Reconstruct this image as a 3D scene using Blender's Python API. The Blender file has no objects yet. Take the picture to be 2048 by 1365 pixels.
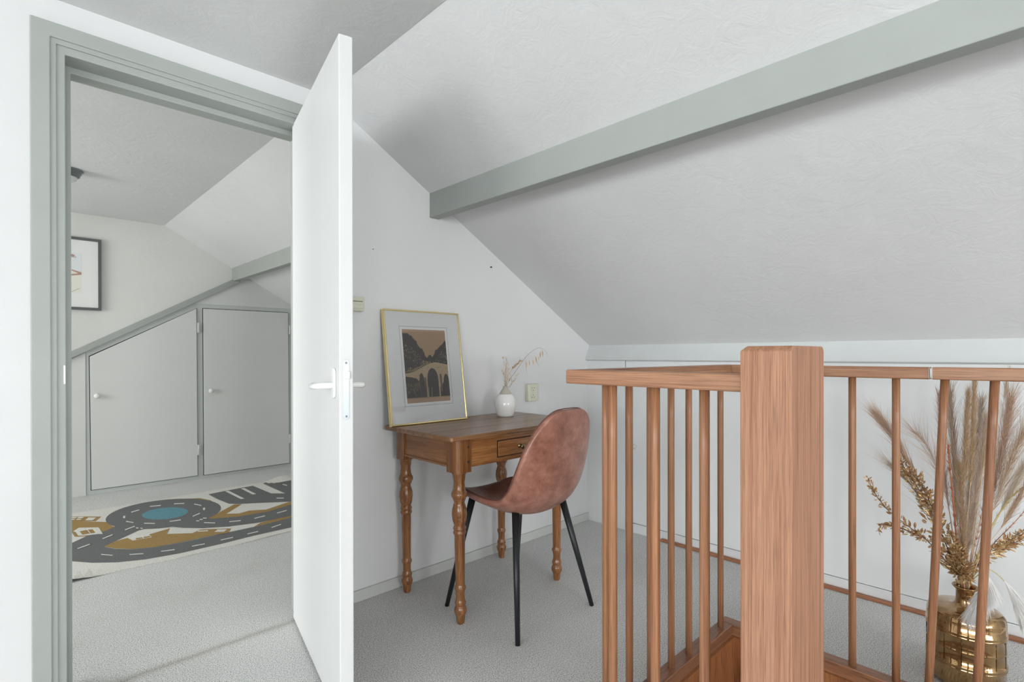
import bpy, bmesh, math, random
from mathutils import Vector, Matrix, noise
S = bpy.context.scene
COL = S.collection
PI = math.pi

# ------------------------------------------------------------------ camera
FPX, CY, CAMZ = 1052.534, 712.148, 1.10
def _basis(yaw, pitch, roll):
    F = Vector((math.cos(yaw), math.sin(yaw), 0)); R = Vector((math.sin(yaw), -math.cos(yaw), 0)); U = Vector((0, 0, 1))
    F2 = F*math.cos(pitch) + U*math.sin(pitch); U2 = R.cross(F2)
    R3 = R*math.cos(roll) + U2*math.sin(roll)
    return F2, R3, R3.cross(F2)
CF, CR, CU = _basis(math.radians(45.8796), math.radians(-0.1242), math.radians(-0.0897))
CP = Vector((0, 0, CAMZ))
cam = bpy.data.objects.new('camera', bpy.data.cameras.new('camera')); COL.objects.link(cam)
M = Matrix((CR, CU, -CF)).transposed().to_4x4(); M.translation = CP
cam.matrix_world = M
cam.data.sensor_width = 36; cam.data.lens = 36*FPX/2048
cam.data.shift_y = (CY-682.5)/2048
cam.data.clip_start = 0.02
S.camera = cam
# ------------------------------------------------------------------ colour management, world, lights
S.view_settings.view_transform = 'Standard'; S.view_settings.look = 'None'
S.view_settings.exposure = 0.04; S.view_settings.gamma = 1.0
try: S.view_settings.use_curve_mapping = False
except Exception: pass
W = bpy.data.worlds.new('world'); S.world = W; W.use_nodes = True
W.node_tree.nodes['Background'].inputs[0].default_value = (0.75, 0.87, 1.0, 1)
W.node_tree.nodes['Background'].inputs[1].default_value = 1.0
def area(name, loc, aim, sx, sy, power, color=(1, 1, 1)):
    l = bpy.data.lights.new(name, 'AREA'); l.shape = 'RECTANGLE'; l.size = sx; l.size_y = sy; l.energy = power; l.color = color
    o = bpy.data.objects.new(name, l); COL.objects.link(o); o.location = loc
    o.rotation_euler = (Vector(aim)-Vector(loc)).to_track_quat('-Z', 'Y').to_euler(); return o
# daylight at the left and bedroom windows, plus added fill lamps behind made-up openings
area('daylight_left_window', (-7.12, -3.80, 1.35), (0, -1.6, 1.10), 3.6, 1.45, 215, (0.975, 0.995, 1.0))
area('fill_second_left', (-7.12, 0.30, 1.35), (0, 0.3, 1.10), 3.0, 1.45, 200, (0.975, 0.995, 1.0))  # added lamp, lifts the door face, post and low wall panels
area('fill_gable', (-0.4, -7.12, 1.35), (0.2, 0, 1.10), 2.6, 1.3, 225, (0.975, 0.995, 1.0))  # added lamp behind the camera, washes the door wall
area('fill_gable_corner', (-5.2, -7.12, 1.35), (-2.5, 0, 1.10), 1.2, 1.3, 90, (0.975, 0.995, 1.0))  # added corner lamp to even out the light
area('fill_roof', (2.02, -0.90, 1.79), (1.52, -0.90, 0.924), .62, .9, 3, (0.975, 0.995, 1.0))  # added weak fill lamp above an invented roof window
area('daylight_bedroom_window', (-2.72, 3.7, 1.40), (0, 3.7, 1.30), 1.8, 1.3, 77, (0.99, 1.0, 0.985))

# ------------------------------------------------------------------ measuring helpers (surveyed image points -> metres on a known plane)
def ray(u, v): return CF*FPX + CR*(u-1024) + CU*(CY-v)
def on(u, v, ax, val):
    d = ray(u, v); return CP + d*((val-CP[ax])/d[ax])
def at_depth(u, v, dep): return CP + ray(u, v)*(dep/FPX)

# ------------------------------------------------------------------ object helpers
def tag(o, label=None, cat=None, group=None, kind=None):
    if label: o['label'] = label
    if cat: o['category'] = cat
    if group: o['group'] = group
    if kind: o['kind'] = kind
    return o
def empty(name, loc=(0, 0, 0), rz=0, **k):
    o = bpy.data.objects.new(name, None); COL.objects.link(o); o.location = loc; o.rotation_euler = (0, 0, rz)
    o.empty_display_size = 0.1
    return tag(o, **k)
def wpos(o):
    p = Vector((0, 0, 0))
    while o: p += o.location; o = o.parent
    return p
def mk(name, bm, mats, parent=None, local=False, smooth=False, bevel=0, seg=2, **k):
    """link one mesh; its verts are world coordinates unless local"""
    if not isinstance(mats, (list, tuple)): mats = [mats]
    if parent is not None and not local:
        off = wpos(parent)
        for v in bm.verts: v.co -= off
    bmesh.ops.recalc_face_normals(bm, faces=bm.faces)
    me = bpy.data.meshes.new(name); bm.to_mesh(me); bm.free()
    for m in mats: me.materials.append(m)
    if smooth:
        for p in me.polygons: p.use_smooth = True
    o = bpy.data.objects.new(name, me); COL.objects.link(o)
    if parent is not None: o.parent = parent
    if bevel:
        b = o.modifiers.new('bevel', 'BEVEL'); b.width = bevel; b.segments = seg; b.limit_method = 'ANGLE'; b.angle_limit = math.radians(40)
    return tag(o, **k)
def box(bm, x0, x1, y0, y1, z0, z1, mi=0):
    vs = [bm.verts.new(p) for p in ((x0,y0,z0),(x1,y0,z0),(x1,y1,z0),(x0,y1,z0),(x0,y0,z1),(x1,y0,z1),(x1,y1,z1),(x0,y1,z1))]
    for f in ((0,3,2,1),(4,5,6,7),(0,1,5,4),(1,2,6,5),(2,3,7,6),(3,0,4,7)):
        bm.faces.new([vs[i] for i in f]).material_index = mi
    return vs
def prism(bm, pts, d, mi=0):
    """extrude closed 3D polygon by vector d"""
    d = Vector(d); a = [bm.verts.new(p) for p in pts]; b = [bm.verts.new(Vector(p)+d) for p in pts]
    n = len(pts); bm.faces.new(a).material_index = mi; bm.faces.new(b[::-1]).material_index = mi
    for i in range(n):
        bm.faces.new((a[i], a[(i+1) % n], b[(i+1) % n], b[i])).material_index = mi
    return a+b
def lathe(bm, prof, c=(0, 0, 0), n=32, mi=0, axis=None):
    """prof: (r, z) pairs; around z through c, or around the axis vector"""
    rot = Matrix.Identity(3) if axis is None else Vector((0, 0, 1)).rotation_difference(Vector(axis)).to_matrix()
    c = Vector(c); rings = []
    for r, z in prof:
        if r < 1e-6: rings.append([bm.verts.new(c+rot@Vector((0, 0, z)))])
        else: rings.append([bm.verts.new(c+rot@Vector((r*math.cos(2*PI*i/n), r*math.sin(2*PI*i/n), z))) for i in range(n)])
    for a, b in zip(rings, rings[1:]):
        for i in range(n):
            j = (i+1) % n
            if len(a) == 1 and len(b) == 1: continue
            if len(a) == 1: f = bm.faces.new((a[0], b[j], b[i]))
            elif len(b) == 1: f = bm.faces.new((a[i], a[j], b[0]))
            else: f = bm.faces.new((a[i], a[j], b[j], b[i]))
            f.material_index = mi; f.smooth = True
def tube(bm, pts, rad, n=8, mi=0, cap=True):
    pts = [Vector(p) for p in pts]
    if not isinstance(rad, (list, tuple)): rad = [rad]*len(pts)
    rings = []; up = None
    for i, p in enumerate(pts):
        t = (pts[min(i+1, len(pts)-1)]-pts[max(i-1, 0)]).normalized()
        if up is None:
            up = Vector((0, 0, 1)) if abs(t.z) < .9 else Vector((1, 0, 0))
        s = t.cross(up).normalized(); up = s.cross(t).normalized()
        rings.append([bm.verts.new(p+(s*math.cos(2*PI*k/n)+up*math.sin(2*PI*k/n))*rad[i]) for k in range(n)])
    for a, b in zip(rings, rings[1:]):
        for k in range(n):
            f = bm.faces.new((a[k], a[(k+1) % n], b[(k+1) % n], b[k])); f.smooth = True; f.material_index = mi
    if cap:
        bm.faces.new(rings[0][::-1]).material_index = mi; bm.faces.new(rings[-1]).material_index = mi
def bez(p0, p1, p2, p3, n=14):
    out = []
    p0, p1, p2, p3 = map(Vector, (p0, p1, p2, p3))
    for i in range(n+1):
        t = i/n; out.append(p0*(1-t)**3+p1*3*t*(1-t)**2+p2*3*t*t*(1-t)+p3*t**3)
    return out
def spline(pts, n=6):
    """Catmull-Rom through pts"""
    P = [Vector(p) for p in pts]; P = [P[0]*2-P[1]]+P+[P[-1]*2-P[-2]]; out = []
    for i in range(1, len(P)-2):
        for k in range(n):
            t = k/n; a, b, c, d = P[i-1], P[i], P[i+1], P[i+2]
            out.append(.5*((2*b)+(c-a)*t+(2*a-5*b+4*c-d)*t*t+(3*b-a-3*c+d)*t**3))
    out.append(P[-2]); return out

# ------------------------------------------------------------------ materials
def mat(name, col, rough=.5, metal=0, spec=.5, bump=None, trans=0, coat=0, ior=1.45):
    m = bpy.data.materials.new(name); m.use_nodes = True; nt = m.node_tree; b = nt.nodes['Principled BSDF']
    b.inputs['Base Color'].default_value = (*col, 1); b.inputs['Roughness'].default_value = rough
    b.inputs['Metallic'].default_value = metal; b.inputs['IOR'].default_value = ior
    b.inputs['Transmission Weight'].default_value = trans; b.inputs['Coat Weight'].default_value = coat
    b.inputs['Specular IOR Level'].default_value = spec
    return m
def nodes(m): return m.node_tree, m.node_tree.nodes, m.node_tree.links, m.node_tree.nodes['Principled BSDF']
def tex(nt, scale, detail=3, rough=.5, vec=None, dist=0, mapping=(1, 1, 1)):
    tc = nt.nodes.new('ShaderNodeTexCoord'); mp = nt.nodes.new('ShaderNodeMapping'); mp.inputs['Scale'].default_value = mapping
    nt.links.new(tc.outputs['Object'], mp.inputs['Vector'])
    n = nt.nodes.new('ShaderNodeTexNoise'); n.inputs['Scale'].default_value = scale; n.inputs['Detail'].default_value = detail
    n.inputs['Roughness'].default_value = rough; n.inputs['Distortion'].default_value = dist
    nt.links.new(mp.outputs[0], n.inputs['Vector']); return n
def ramp(nt, src, stops):
    r = nt.nodes.new('ShaderNodeValToRGB'); nt.links.new(src, r.inputs[0]); e = r.color_ramp.elements
    while len(e) < len(stops): e.new(.5)
    for x, (p, c) in zip(e, stops): x.position = p; x.color = (*c, 1)
    return r
def add_bump(m, src, strength, dist):
    nt, N, L, b = nodes(m); bp = N.new('ShaderNodeBump'); bp.inputs['Strength'].default_value = strength; bp.inputs['Distance'].default_value = dist
    L.new(src, bp.inputs['Height'])
    L.new(bp.outputs[0], b.inputs['Normal']); return bp
def mulc(c, k): return tuple(min(1, x*k) for x in c)
def mixrgb(nt, a, bb, fac, typ='MULTIPLY'):
    x = nt.nodes.new('ShaderNodeMix'); x.data_type = 'RGBA'; x.blend_type = typ
    if isinstance(fac, float): x.inputs[0].default_value = fac
    else: nt.links.new(fac, x.inputs[0])
    nt.links.new(a, x.inputs[6]); nt.links.new(bb, x.inputs[7]); return x
def plaster(name, col, strength=.35, dist=.004, scale=7):
    m = mat(name, col, .85, spec=.25); nt, N, L, b = nodes(m)
    a = tex(nt, scale, 6, .62, dist=1.1); c = tex(nt, scale*9, 3, .5)
    r = ramp(nt, a.outputs[0], ((.38, (0, 0, 0)), (.62, (1, 1, 1))))
    ad = N.new('ShaderNodeMath'); ad.operation = 'MULTIPLY_ADD'; ad.inputs[1].default_value = .25
    L.new(c.outputs[0], ad.inputs[0]); L.new(r.outputs[0], ad.inputs[2])
    add_bump(m, ad.outputs[0], strength, dist)
    v = tex(nt, 1.3, 3, .6); rv = ramp(nt, v.outputs[0], ((.3, mulc(col, .955)), (.7, mulc(col, 1.02)))); L.new(rv.outputs[0], b.inputs['Base Color'])
    return m
def paint(name, col, rough=.45, wear=.02):
    m = mat(name, col, rough, spec=.4); nt, N, L, b = nodes(m)
    n = tex(nt, 4, 4, .6); r = ramp(nt, n.outputs[0], ((.3, mulc(col, 1-wear*2)), (.7, mulc(col, 1+wear)))); L.new(r.outputs[0], b.inputs['Base Color'])
    n2 = tex(nt, 60, 2, .5); add_bump(m, n2.outputs[0], .08, .001); return m
def wood(name, dark, light, axis=2, rough=.4, across=38, along=1.6, fig=.5, coat=0, bump=.15, pores=.35, mid=None):
    """grain runs along the axis"""
    m = mat(name, light, rough, coat=coat); nt, N, L, b = nodes(m)
    mp = [across]*3; mp[axis] = along
    n = tex(nt, 1, 7, .62, dist=.9, mapping=mp)
    st = [(.30, dark), (.70, light)]
    if mid: st = [(.30, dark), (.5, mid), (.72, light)]
    r = ramp(nt, n.outputs[0], st)
    mp2 = [across*7]*3; mp2[axis] = along*9
    p = tex(nt, 1, 2, .5, mapping=mp2); rp = ramp(nt, p.outputs[0], ((.36, (1-pores,)*3), (.52, (1, 1, 1))))
    mx = mixrgb(nt, r.outputs[0], rp.outputs[0], 1.0)
    mp3 = [3]*3; mp3[axis] = .6
    q = tex(nt, 1, 2, .5, mapping=mp3); rq = ramp(nt, q.outputs[0], ((.3, (1-fig*.5,)*3), (.7, (1, 1, 1))))
    mx2 = mixrgb(nt, mx.outputs[2], rq.outputs[0], 1.0)
    L.new(mx2.outputs[2], b.inputs['Base Color']); add_bump(m, p.outputs[0], bump, .0006); return m

M_wall = plaster('white_wall_paint', (.73, .735, .735), .12, .0015, 14)
M_ceil = plaster('white_stucco', (.75, .755, .755), .22, .003, 12)
M_far = plaster('warm_white_wall', (.72, .72, .69), .2, .003, 9)
M_green = paint('sage_grey_paint', (.375, .40, .378), .45)
M_base = paint('light_grey_skirting_paint', (.60, .61, .585), .5)
M_door = paint('white_door_lacquer', (.70, .71, .705), .42, .008)
M_panel = paint('white_panel_paint', (.80, .815, .815), .45, .008)
M_cup = paint('pale_grey_cupboard_paint', (.66, .67, .65), .45, .01)
M_cupf = paint('grey_cupboard_frame_paint', (.55, .58, .56), .45)
M_gap = mat('shadow_gap', (.03, .03, .03), .9); M_gap2 = mat('grey_gap', (.35, .355, .355), .9)
M_plastic = mat('white_plastic', (.83, .83, .81), .25)
M_cream = mat('cream_plastic', (.66, .66, .53), .35)
M_steel = mat('brushed_steel', (.40, .43, .45), .38, 1)
M_brass = mat('aged_brass', (.30, .24, .13), .35, 1)
M_gold = mat('gold_frame_metal', (.80, .66, .34), .22, 1)
M_black = mat('black_metal', (.012, .014, .016), .38)
M_glass = mat('glass', (1, 1, 1), .02, trans=1, ior=1.45)
M_post = wood('newel_wood', (.31, .135, .072), (.56, .30, .18), 2, .6, 120, 1.2, .34, bump=.35, pores=.34)
M_spin = wood('spindle_wood', (.25, .10, .045), (.46, .225, .115), 2, .36, 90, .8, .3)
M_railx = wood('rail_wood_x', (.25, .11, .055), (.46, .24, .13), 0, .42, 80, 1.0, .3)
M_raily = wood('rail_wood_y', (.29, .125, .062), (.52, .28, .16), 1, .42, 80, 1.0, .3)
M_curbx = wood('curb_wood_x', (.20, .085, .045), (.34, .16, .09), 0, .3, 45, 2, .4)
M_curby = wood('curb_wood_y', (.24, .10, .05), (.40, .19, .10), 1, .3, 45, 2, .4)
M_lin = wood('stair_lining_wood', (.27, .095, .035), (.38, .155, .06), 2, .3, 25, 1.5, .3)
M_strip = wood('floor_strip_wood', (.33, .13, .06), (.46, .21, .11), 1, .4, 50, 2, .3)
M_top = wood('desk_top_wood', (.17, .072, .028), (.46, .24, .115), 0, .28, 24, 1.1, .5, coat=.15, mid=(.30, .15, .066))
M_apr = wood('desk_oak_x', (.30, .105, .030), (.60, .28, .10), 0, .34, 60, 1.6, .4, coat=.15)
M_apry = wood('desk_oak_y', (.24, .09, .028), (.46, .205, .078), 1, .34, 60, 1.6, .4, coat=.15)
M_leg = wood('desk_leg_wood', (.15, .05, .016), (.48, .21, .076), 2, .26, 60, 1.6, .5, coat=.3)
M_dark = mat('dark_peg', (.045, .02, .01), .5)

def carpet():
    m = mat('speckled_grey_carpet', (.5, .5, .49), .95, spec=.1); nt, N, L, b = nodes(m)
    a = tex(nt, 260, 3, .7); b2 = tex(nt, 90, 3, .6); c = tex(nt, 1.7, 4, .62)
    r = ramp(nt, a.outputs[0], ((.34, (.13, .13, .13)), (.47, (.70, .70, .69)), (.60, (.97, .97, .96))))
    r2 = ramp(nt, b2.outputs[0], ((.3, (.90, .90, .90)), (.6, (1, 1, 1))))
    x = mixrgb(nt, r.outputs[0], r2.outputs[0], 1.0)
    r3 = ramp(nt, c.outputs[0], ((.25, (.90, .89, .87)), (.5, (.99, .99, .985)), (.7, (1, 1, 1))))
    y = mixrgb(nt, x.outputs[2], r3.outputs[0], 1.0); geo = N.new('ShaderNodeTexCoord'); sx = N.new('ShaderNodeSeparateXYZ'); L.new(geo.outputs['Object'], sx.inputs[0])
    def mth(op, a_, b_):
        q = N.new('ShaderNodeMath'); q.operation = op; q.use_clamp = False
        for i_, v_ in enumerate((a_, b_)):
            if isinstance(v_, (int, float)): q.inputs[i_].default_value = v_
            elif v_ is not None: L.new(v_, q.inputs[i_])
        return q.outputs[0]
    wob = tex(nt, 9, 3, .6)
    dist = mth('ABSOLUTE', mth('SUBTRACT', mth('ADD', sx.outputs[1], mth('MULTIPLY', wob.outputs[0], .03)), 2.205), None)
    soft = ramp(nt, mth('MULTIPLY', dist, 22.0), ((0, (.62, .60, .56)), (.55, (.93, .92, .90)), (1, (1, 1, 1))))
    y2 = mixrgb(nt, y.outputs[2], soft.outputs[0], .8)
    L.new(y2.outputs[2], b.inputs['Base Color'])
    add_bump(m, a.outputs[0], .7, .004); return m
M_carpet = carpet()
def leather():
    m = mat('cognac_leather', (.4, .2, .15), .33, coat=.12); nt, N, L, b = nodes(m)
    a = tex(nt, 16, 9, .72, dist=.25); r = ramp(nt, a.outputs[0], ((.30, (.20, .080, .052)), (.50, (.33, .145, .102)), (.70, (.47, .235, .175)))); L.new(r.outputs[0], b.inputs['Base Color'])
    c = tex(nt, 220, 2, .5); add_bump(m, c.outputs[0], .12, .0008); return m
M_leather = leather()
def glassgold():
    m = mat('gold_lustre_glass', (.42, .28, .11), .07, .8, coat=.5); nt, N, L, b = nodes(m)
    a = tex(nt, 22, 2, .45, dist=1.0, mapping=(1, 1, .35)); add_bump(m, a.outputs[0], .22, .008)
    r = ramp(nt, a.outputs[0], ((.3, (.27, .15, .055)), (.7, (.52, .33, .15)))); L.new(r.outputs[0], b.inputs['Base Color']); return m
M_vgold = glassgold(); M_vdark = mat('dark_amber_glass', (.09, .055, .02), .12, .6)

# ------------------------------------------------------------------ room dimensions
XW, YA, YF, ZC = 2.80, 2.167, 5.29, 2.21          # low wall, door wall, bedroom far wall, ceiling
XL, YB = -7.0, -7.0                                # unseen walls behind and to the left of the camera
def zs(x): return 1.178+.577*(2.791-x)             # underside of the roof slope
XE = 1.0                                           # where slope meets flat ceiling
YA2 = 2.275                                        # bedroom side of the door wall
# stairwell opening in the floor
HX0, HX1, HY1 = 1.135, 2.033, 0.870
bm = bmesh.new()
T = .2
box(bm, XL-.2, HX0, YB-.2, HY1, -T, 0); box(bm, HX1, XW+.2, YB-.2, HY1, -T, 0); box(bm, HX0, HX1, YB-.2, -1.6, -T, 0)
box(bm, XL-.2, XW+.2, HY1, YF+.2, -T, 0)
bmesh.ops.remove_doubles(bm, verts=bm.verts, dist=1e-5)
mk('floor', bm, M_carpet, kind='structure')
bm = bmesh.new(); box(bm, XL-.2, XE, YB-.2, YF+.2, ZC, ZC+.12)
mk('ceiling', bm, M_ceil, kind='structure')
bm = bmesh.new()
def roofpart(x0, x1, y0, y1): prism(bm, [(x0, y0, zs(x0)), (x1, y0, zs(x1)), (x1, y0, zs(x1)+.12), (x0, y0, zs(x0)+.12)], (0, y1-y0, 0))
RX0, RX1, RY0, RY1 = 1.66, 2.24, -1.38, -.42  # hole for the added roof window
roofpart(XE, XW+.2, RY1, YF+.2); roofpart(XE, XW+.2, YB-.2, RY0); roofpart(XE, RX0, RY0, RY1); roofpart(RX1, XW+.2, RY0, RY1)
mk('ceiling_slope', bm, M_ceil, kind='structure')
# low wall on the right
bm = bmesh.new(); box(bm, XW, XW+.03, 1.872, YF+.2, 0, 1.062); box(bm, XW+.03, XW+.15, 1.872, YF+.2, 0, zs(XW)+.1); box(bm, XW+.026, XW+.15, YB-.2, 1.872, 0, zs(XW)+.1)
mk('wall_right', bm, M_panel, kind='structure')
# door wall, with the doorway
DX0, DX1, DZ = .10, .935, 2.07
bm = bmesh.new()
def wallpoly(bm, xs, y0, y1):
    prism(bm, [(x, y0, z) for x, z in xs], (0, y1-y0, 0))
wallpoly(bm, [(XL, 0), (DX0, 0), (DX0, DZ), (DX1, DZ), (DX1, 0), (XW+.14, 0), (XW+.14, zs(XW+.14)+.02), (XE, ZC+.02), (XL, ZC+.02)], YA, YA2)
mk('wall_back', bm, M_wall, kind='structure')
# bedroom far wall
bm = bmesh.new()
wallpoly(bm, [(XL, 0), (XW+.14, 0), (XW+.14, zs(XW+.14)+.02), (XE, ZC+.02), (XL, ZC+.02)], YF+.012, YF+.16)
mk('wall_bedroom', bm, M_far, kind='structure')
# unseen walls; windows inferred at left and in the bedroom, others added for fill
def window_wall_x(name, x, y0, y1, wy0, wy1, wz0, wz1, m):
    bm = bmesh.new()
    box(bm, x-.1, x, y0, wy0, 0, ZC+.02); box(bm, x-.1, x, wy1, y1, 0, ZC+.02); box(bm, x-.1, x, wy0, wy1, 0, wz0); box(bm, x-.1, x, wy0, wy1, wz1, ZC+.02)
    mk(name, bm, m, kind='structure')
bm = bmesh.new()
for b in ((YB-.1, -5.60, 0, ZC), (-2.00, -1.20, 0, ZC), (1.80, YA, 0, ZC), (-5.60, -2.00, 0, .6), (-5.60, -2.00, 2.1, ZC), (-1.20, 1.80, 0, .6), (-1.20, 1.80, 2.1, ZC)): box(bm, XL-.1, XL, *b)
mk('wall_left', bm, M_wall, kind='structure')
window_wall_x('wall_bedroom_left', -2.6, YA2, YF+.1, 2.8, 4.6, .75, 2.05, M_far)
bm = bmesh.new()
box(bm, XL-.1, -5.8, YB-.1, YB, 0, ZC+.02); box(bm, -4.6, -1.7, YB-.1, YB, 0, ZC+.02); box(bm, -5.8, -4.6, YB-.1, YB, 0, .7); box(bm, -5.8, -4.6, YB-.1, YB, 2.0, ZC+.02); box(bm, .9, XW+.1, YB-.1, YB, 0, 1.2); prism(bm, [(.9, YB-.1, 1.2), (XW, YB-.1, 1.2), (.9, YB-.1, ZC+.02)], (0, .1, 0))
box(bm, -1.7, .9, YB-.1, YB, 0, .7); box(bm, -1.7, .9, YB-.1, YB, 2.0, ZC+.02)
mk('wall_front', bm, M_wall, kind='structure')
def win_frame(name, pts):
    bm = bmesh.new()
    for b in pts: box(bm, *b)
    mk(name, bm, M_plastic, kind='structure', bevel=.003)
def bars(ax, c, a0, a1, z0, z1):
    m_ = (a0+a1)/2; L_ = [(a0, a0+.05, z0, z1), (a1-.05, a1, z0, z1), (a0+.05, a1-.05, z0, z0+.05), (a0+.05, a1-.05, z1-.05, z1), (m_-.025, m_+.025, z0+.05, z1-.05)]
    return [((c-.03, c+.03)+t if ax == 0 else (t[0], t[1], c-.03, c+.03, t[2], t[3])) for t in L_]
win_frame('window_1', bars(0, XL-.05, -5.60, -2.00, .6, 2.1))
win_frame('added_window_4', bars(0, XL-.05, -1.20, 1.80, .6, 2.1))  # made-up opening for the second left fill lamp
win_frame('added_window_5', bars(1, YB-.05, -5.8, -4.6, .7, 2.0))  # made-up opening for the corner fill lamp
win_frame('window_2', bars(0, -2.65, 2.8, 4.6, .75, 2.05))
win_frame('added_window_3', bars(1, YB-.05, -1.7, .9, .7, 2.0))  # made-up opening for the fill lamp behind the camera
bm = bmesh.new()
for (x0, x1, y0, y1) in ((RX0, RX0+.04, RY0, RY1), (RX1-.04, RX1, RY0, RY1), (RX0+.04, RX1-.04, RY0, RY0+.04), (RX0+.04, RX1-.04, RY1-.04, RY1)):
    prism(bm, [(x0, y0, zs(x0)+.02), (x1, y0, zs(x1)+.02), (x1, y0, zs(x1)+.08), (x0, y0, zs(x0)+.08)], (0, y1-y0, 0))
mk('added_window_6', bm, M_plastic, kind='structure', bevel=.003)  # frame of the roof window added for fill light
# stairwell shaft
bm = bmesh.new()
box(bm, HX0-.02, HX1+.02, HY1, HY1+.02, -1.6, -.21); box(bm, HX0-.02, HX0, -1.6, HY1, -1.6, -.21); box(bm, HX1, HX1+.02, -1.6, HY1, -1.6, -.21); box(bm, HX0-.02, HX1+.02, -1.62, -1.6, -1.6, -.21)
box(bm, HX0-.02, HX1+.02, -1.62, HY1+.02, -1.65, -1.6)
mk('wall_stairwell', bm, M_wall, kind='structure')
bm = bmesh.new()
box(bm, HX0, HX1, HY1-.012, HY1, -.30, .010); box(bm, HX1-.012, HX1, -1.6, HY1-.012, -.30, .010); box(bm, HX0, HX0+.012, -1.6, HY1-.012, -.30, .010)
mk('trim_1', bm, M_lin, kind='structure')
# ------------------------------------------------------------------ roof beams and fixed boards
bm = bmesh.new(); box(bm, 1.532, 1.588, YB, YF+.01, 1.783, 1.93)
mk('trim_2', bm, M_green, kind='structure', bevel=.003)
bm = bmesh.new()
prism(bm, [(2.776, YB, 1.067), (2.822, YB, zs(2.822)+.003), (2.9, YB, zs(2.9)), (2.9, YB, 1.060), (2.790, YB, 1.060)], (0, YA-YB, 0))
mk('trim_3', bm, paint('pale_grey_green_paint', (.66, .69, .685), .45), kind='structure', bevel=.002)
# skirting
bm = bmesh.new(); box(bm, 1.0, XW, YA-.012, YA+.001, 0, .050)
mk('baseboard_back', bm, M_base, kind='structure', bevel=.002)
bm = bmesh.new(); box(bm, 2.772, 2.797, YB, 1.613, 0, .016)
mk('baseboard_right', bm, M_strip, kind='structure', bevel=.004)
# door frame
bm = bmesh.new()
def portal(bm, x0, x1, zt, w, y0, y1):
    """jambs and head as one ring: outer x0..x1, top zt, member width w"""
    prism(bm, [(x0, y0, 0), (x0, y0, zt), (x1, y0, zt), (x1, y0, 0), (x1-w, y0, 0), (x1-w, y0, zt-w), (x0+w, y0, zt-w), (x0+w, y0, 0)], (0, y1-y0, 0))
portal(bm, .063, 1.000, 2.126, .046, 2.143, YA+.001)
portal(bm, .106, .957, 2.083, .018, 2.149, YA+.01)
portal(bm, .119, .942, 2.067, .026, 2.155, 2.30)
portal(bm, .140, .921, 2.045, .024, 2.236, 2.298)
frame_door = mk('trim_4', bm, M_green, kind='structure', bevel=.0025)
bm = bmesh.new(); p = on(128, 750, 1, 2.155); box(bm, .1385, .1440, 2.154, 2.18, p.z-.03, p.z+.03)
mk('strike_plate', bm, M_steel, frame_door, bevel=.001, label='small steel strike plate in the left jamb')
# kneewall cupboard (panels, plinth)
kc = empty('eaves_cupboard', (XW, .9, 0), label='long white low cupboard built under the roof slope behind the railing', cat='cupboard')
bm = bmesh.new(); box(bm, 2.797, 2.825, YB+.02, 1.868, 0, .0545); box(bm, 2.792, 2.80, YB+.02, 1.80, .0525, .0575)
mk('plinth', bm, M_panel, kc, bevel=.001)
for k, (y0, y1, ky) in enumerate(((.801, 1.866, 1.796), (-.27, .797, -.19))):
    bm = bmesh.new(); box(bm, 2.799, 2.815, y0, y1, .0590, 1.0595)
    d = mk('door', bm, M_panel, kc, bevel=.0015)
    bm = bmesh.new(); lathe(bm, [(0, 0), (.006, 0), (.006, .010), (.014, .016), (.016, .022), (.012, .028), (0, .030)], (2.799, ky, .535), 20, axis=(-1, 0, 0))
    mk('knob', bm, M_cup, d)
bm = bmesh.new(); box(bm, 2.815, 2.825, YB+.02, 1.870, .03, 1.06); mk('recess', bm, M_gap2, kc)
# ------------------------------------------------------------------ open door
hinge = Vector((.864, 2.193, 0)); ddir = Vector((.712-.864, 1.463-2.193, 0)).normalized(); dn = Vector((-ddir.y, ddir.x, 0))  # dn points right (+x)
if dn.x < 0: dn = -dn
door = empty('door_1', hinge, label='white flush interior door standing open into the landing', cat='door', kind='structure')
def dp(s, n, z): return hinge + ddir*s + dn*n + Vector((0, 0, z))
bm = bmesh.new()
L_ = .746; Td = .041
prism(bm, [dp(0, 0, .012), dp(L_, 0, .012), dp(L_, Td, .012), dp(0, Td, .012)], (0, 0, 2.034))
mk('door_leaf', bm, M_door, door, bevel=.003)
# lock plate on the free edge
def edgept(n, z, out): return dp(L_+out, n, z)
bm = bmesh.new()
pts = []
for k in range(13): a = PI*k/12; pts.append((math.cos(a)*.0095, 1.0765+math.sin(a)*.0095))
for k in range(13): a = PI+PI*k/12; pts.append((math.cos(a)*.0095, .918+math.sin(a)*.0095))
prism(bm, [edgept(.0195+x, z, -.002) for x, z in pts], ddir*.0032)
lp = mk('lock_plate', bm, M_steel, door, bevel=.0005)
for z in (1.0765, .918):
    bm = bmesh.new(); lathe(bm, [(0, 0), (.0035, 0), (.0035, .0006), (.0012, .0006), (.0012, .0001), (0, .0001)], edgept(.0195, z, .0012), 14, axis=ddir)
    mk('screw', bm, M_steel, lp)
bm = bmesh.new(); prism(bm, [edgept(.0125, 1.030, .001), edgept(.028, 1.030, .001), edgept(.028, 1.030, .011), edgept(.023, 1.030, .011)], (0, 0, .022))
mk('latch', bm, M_steel, door, bevel=.0006)
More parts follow.
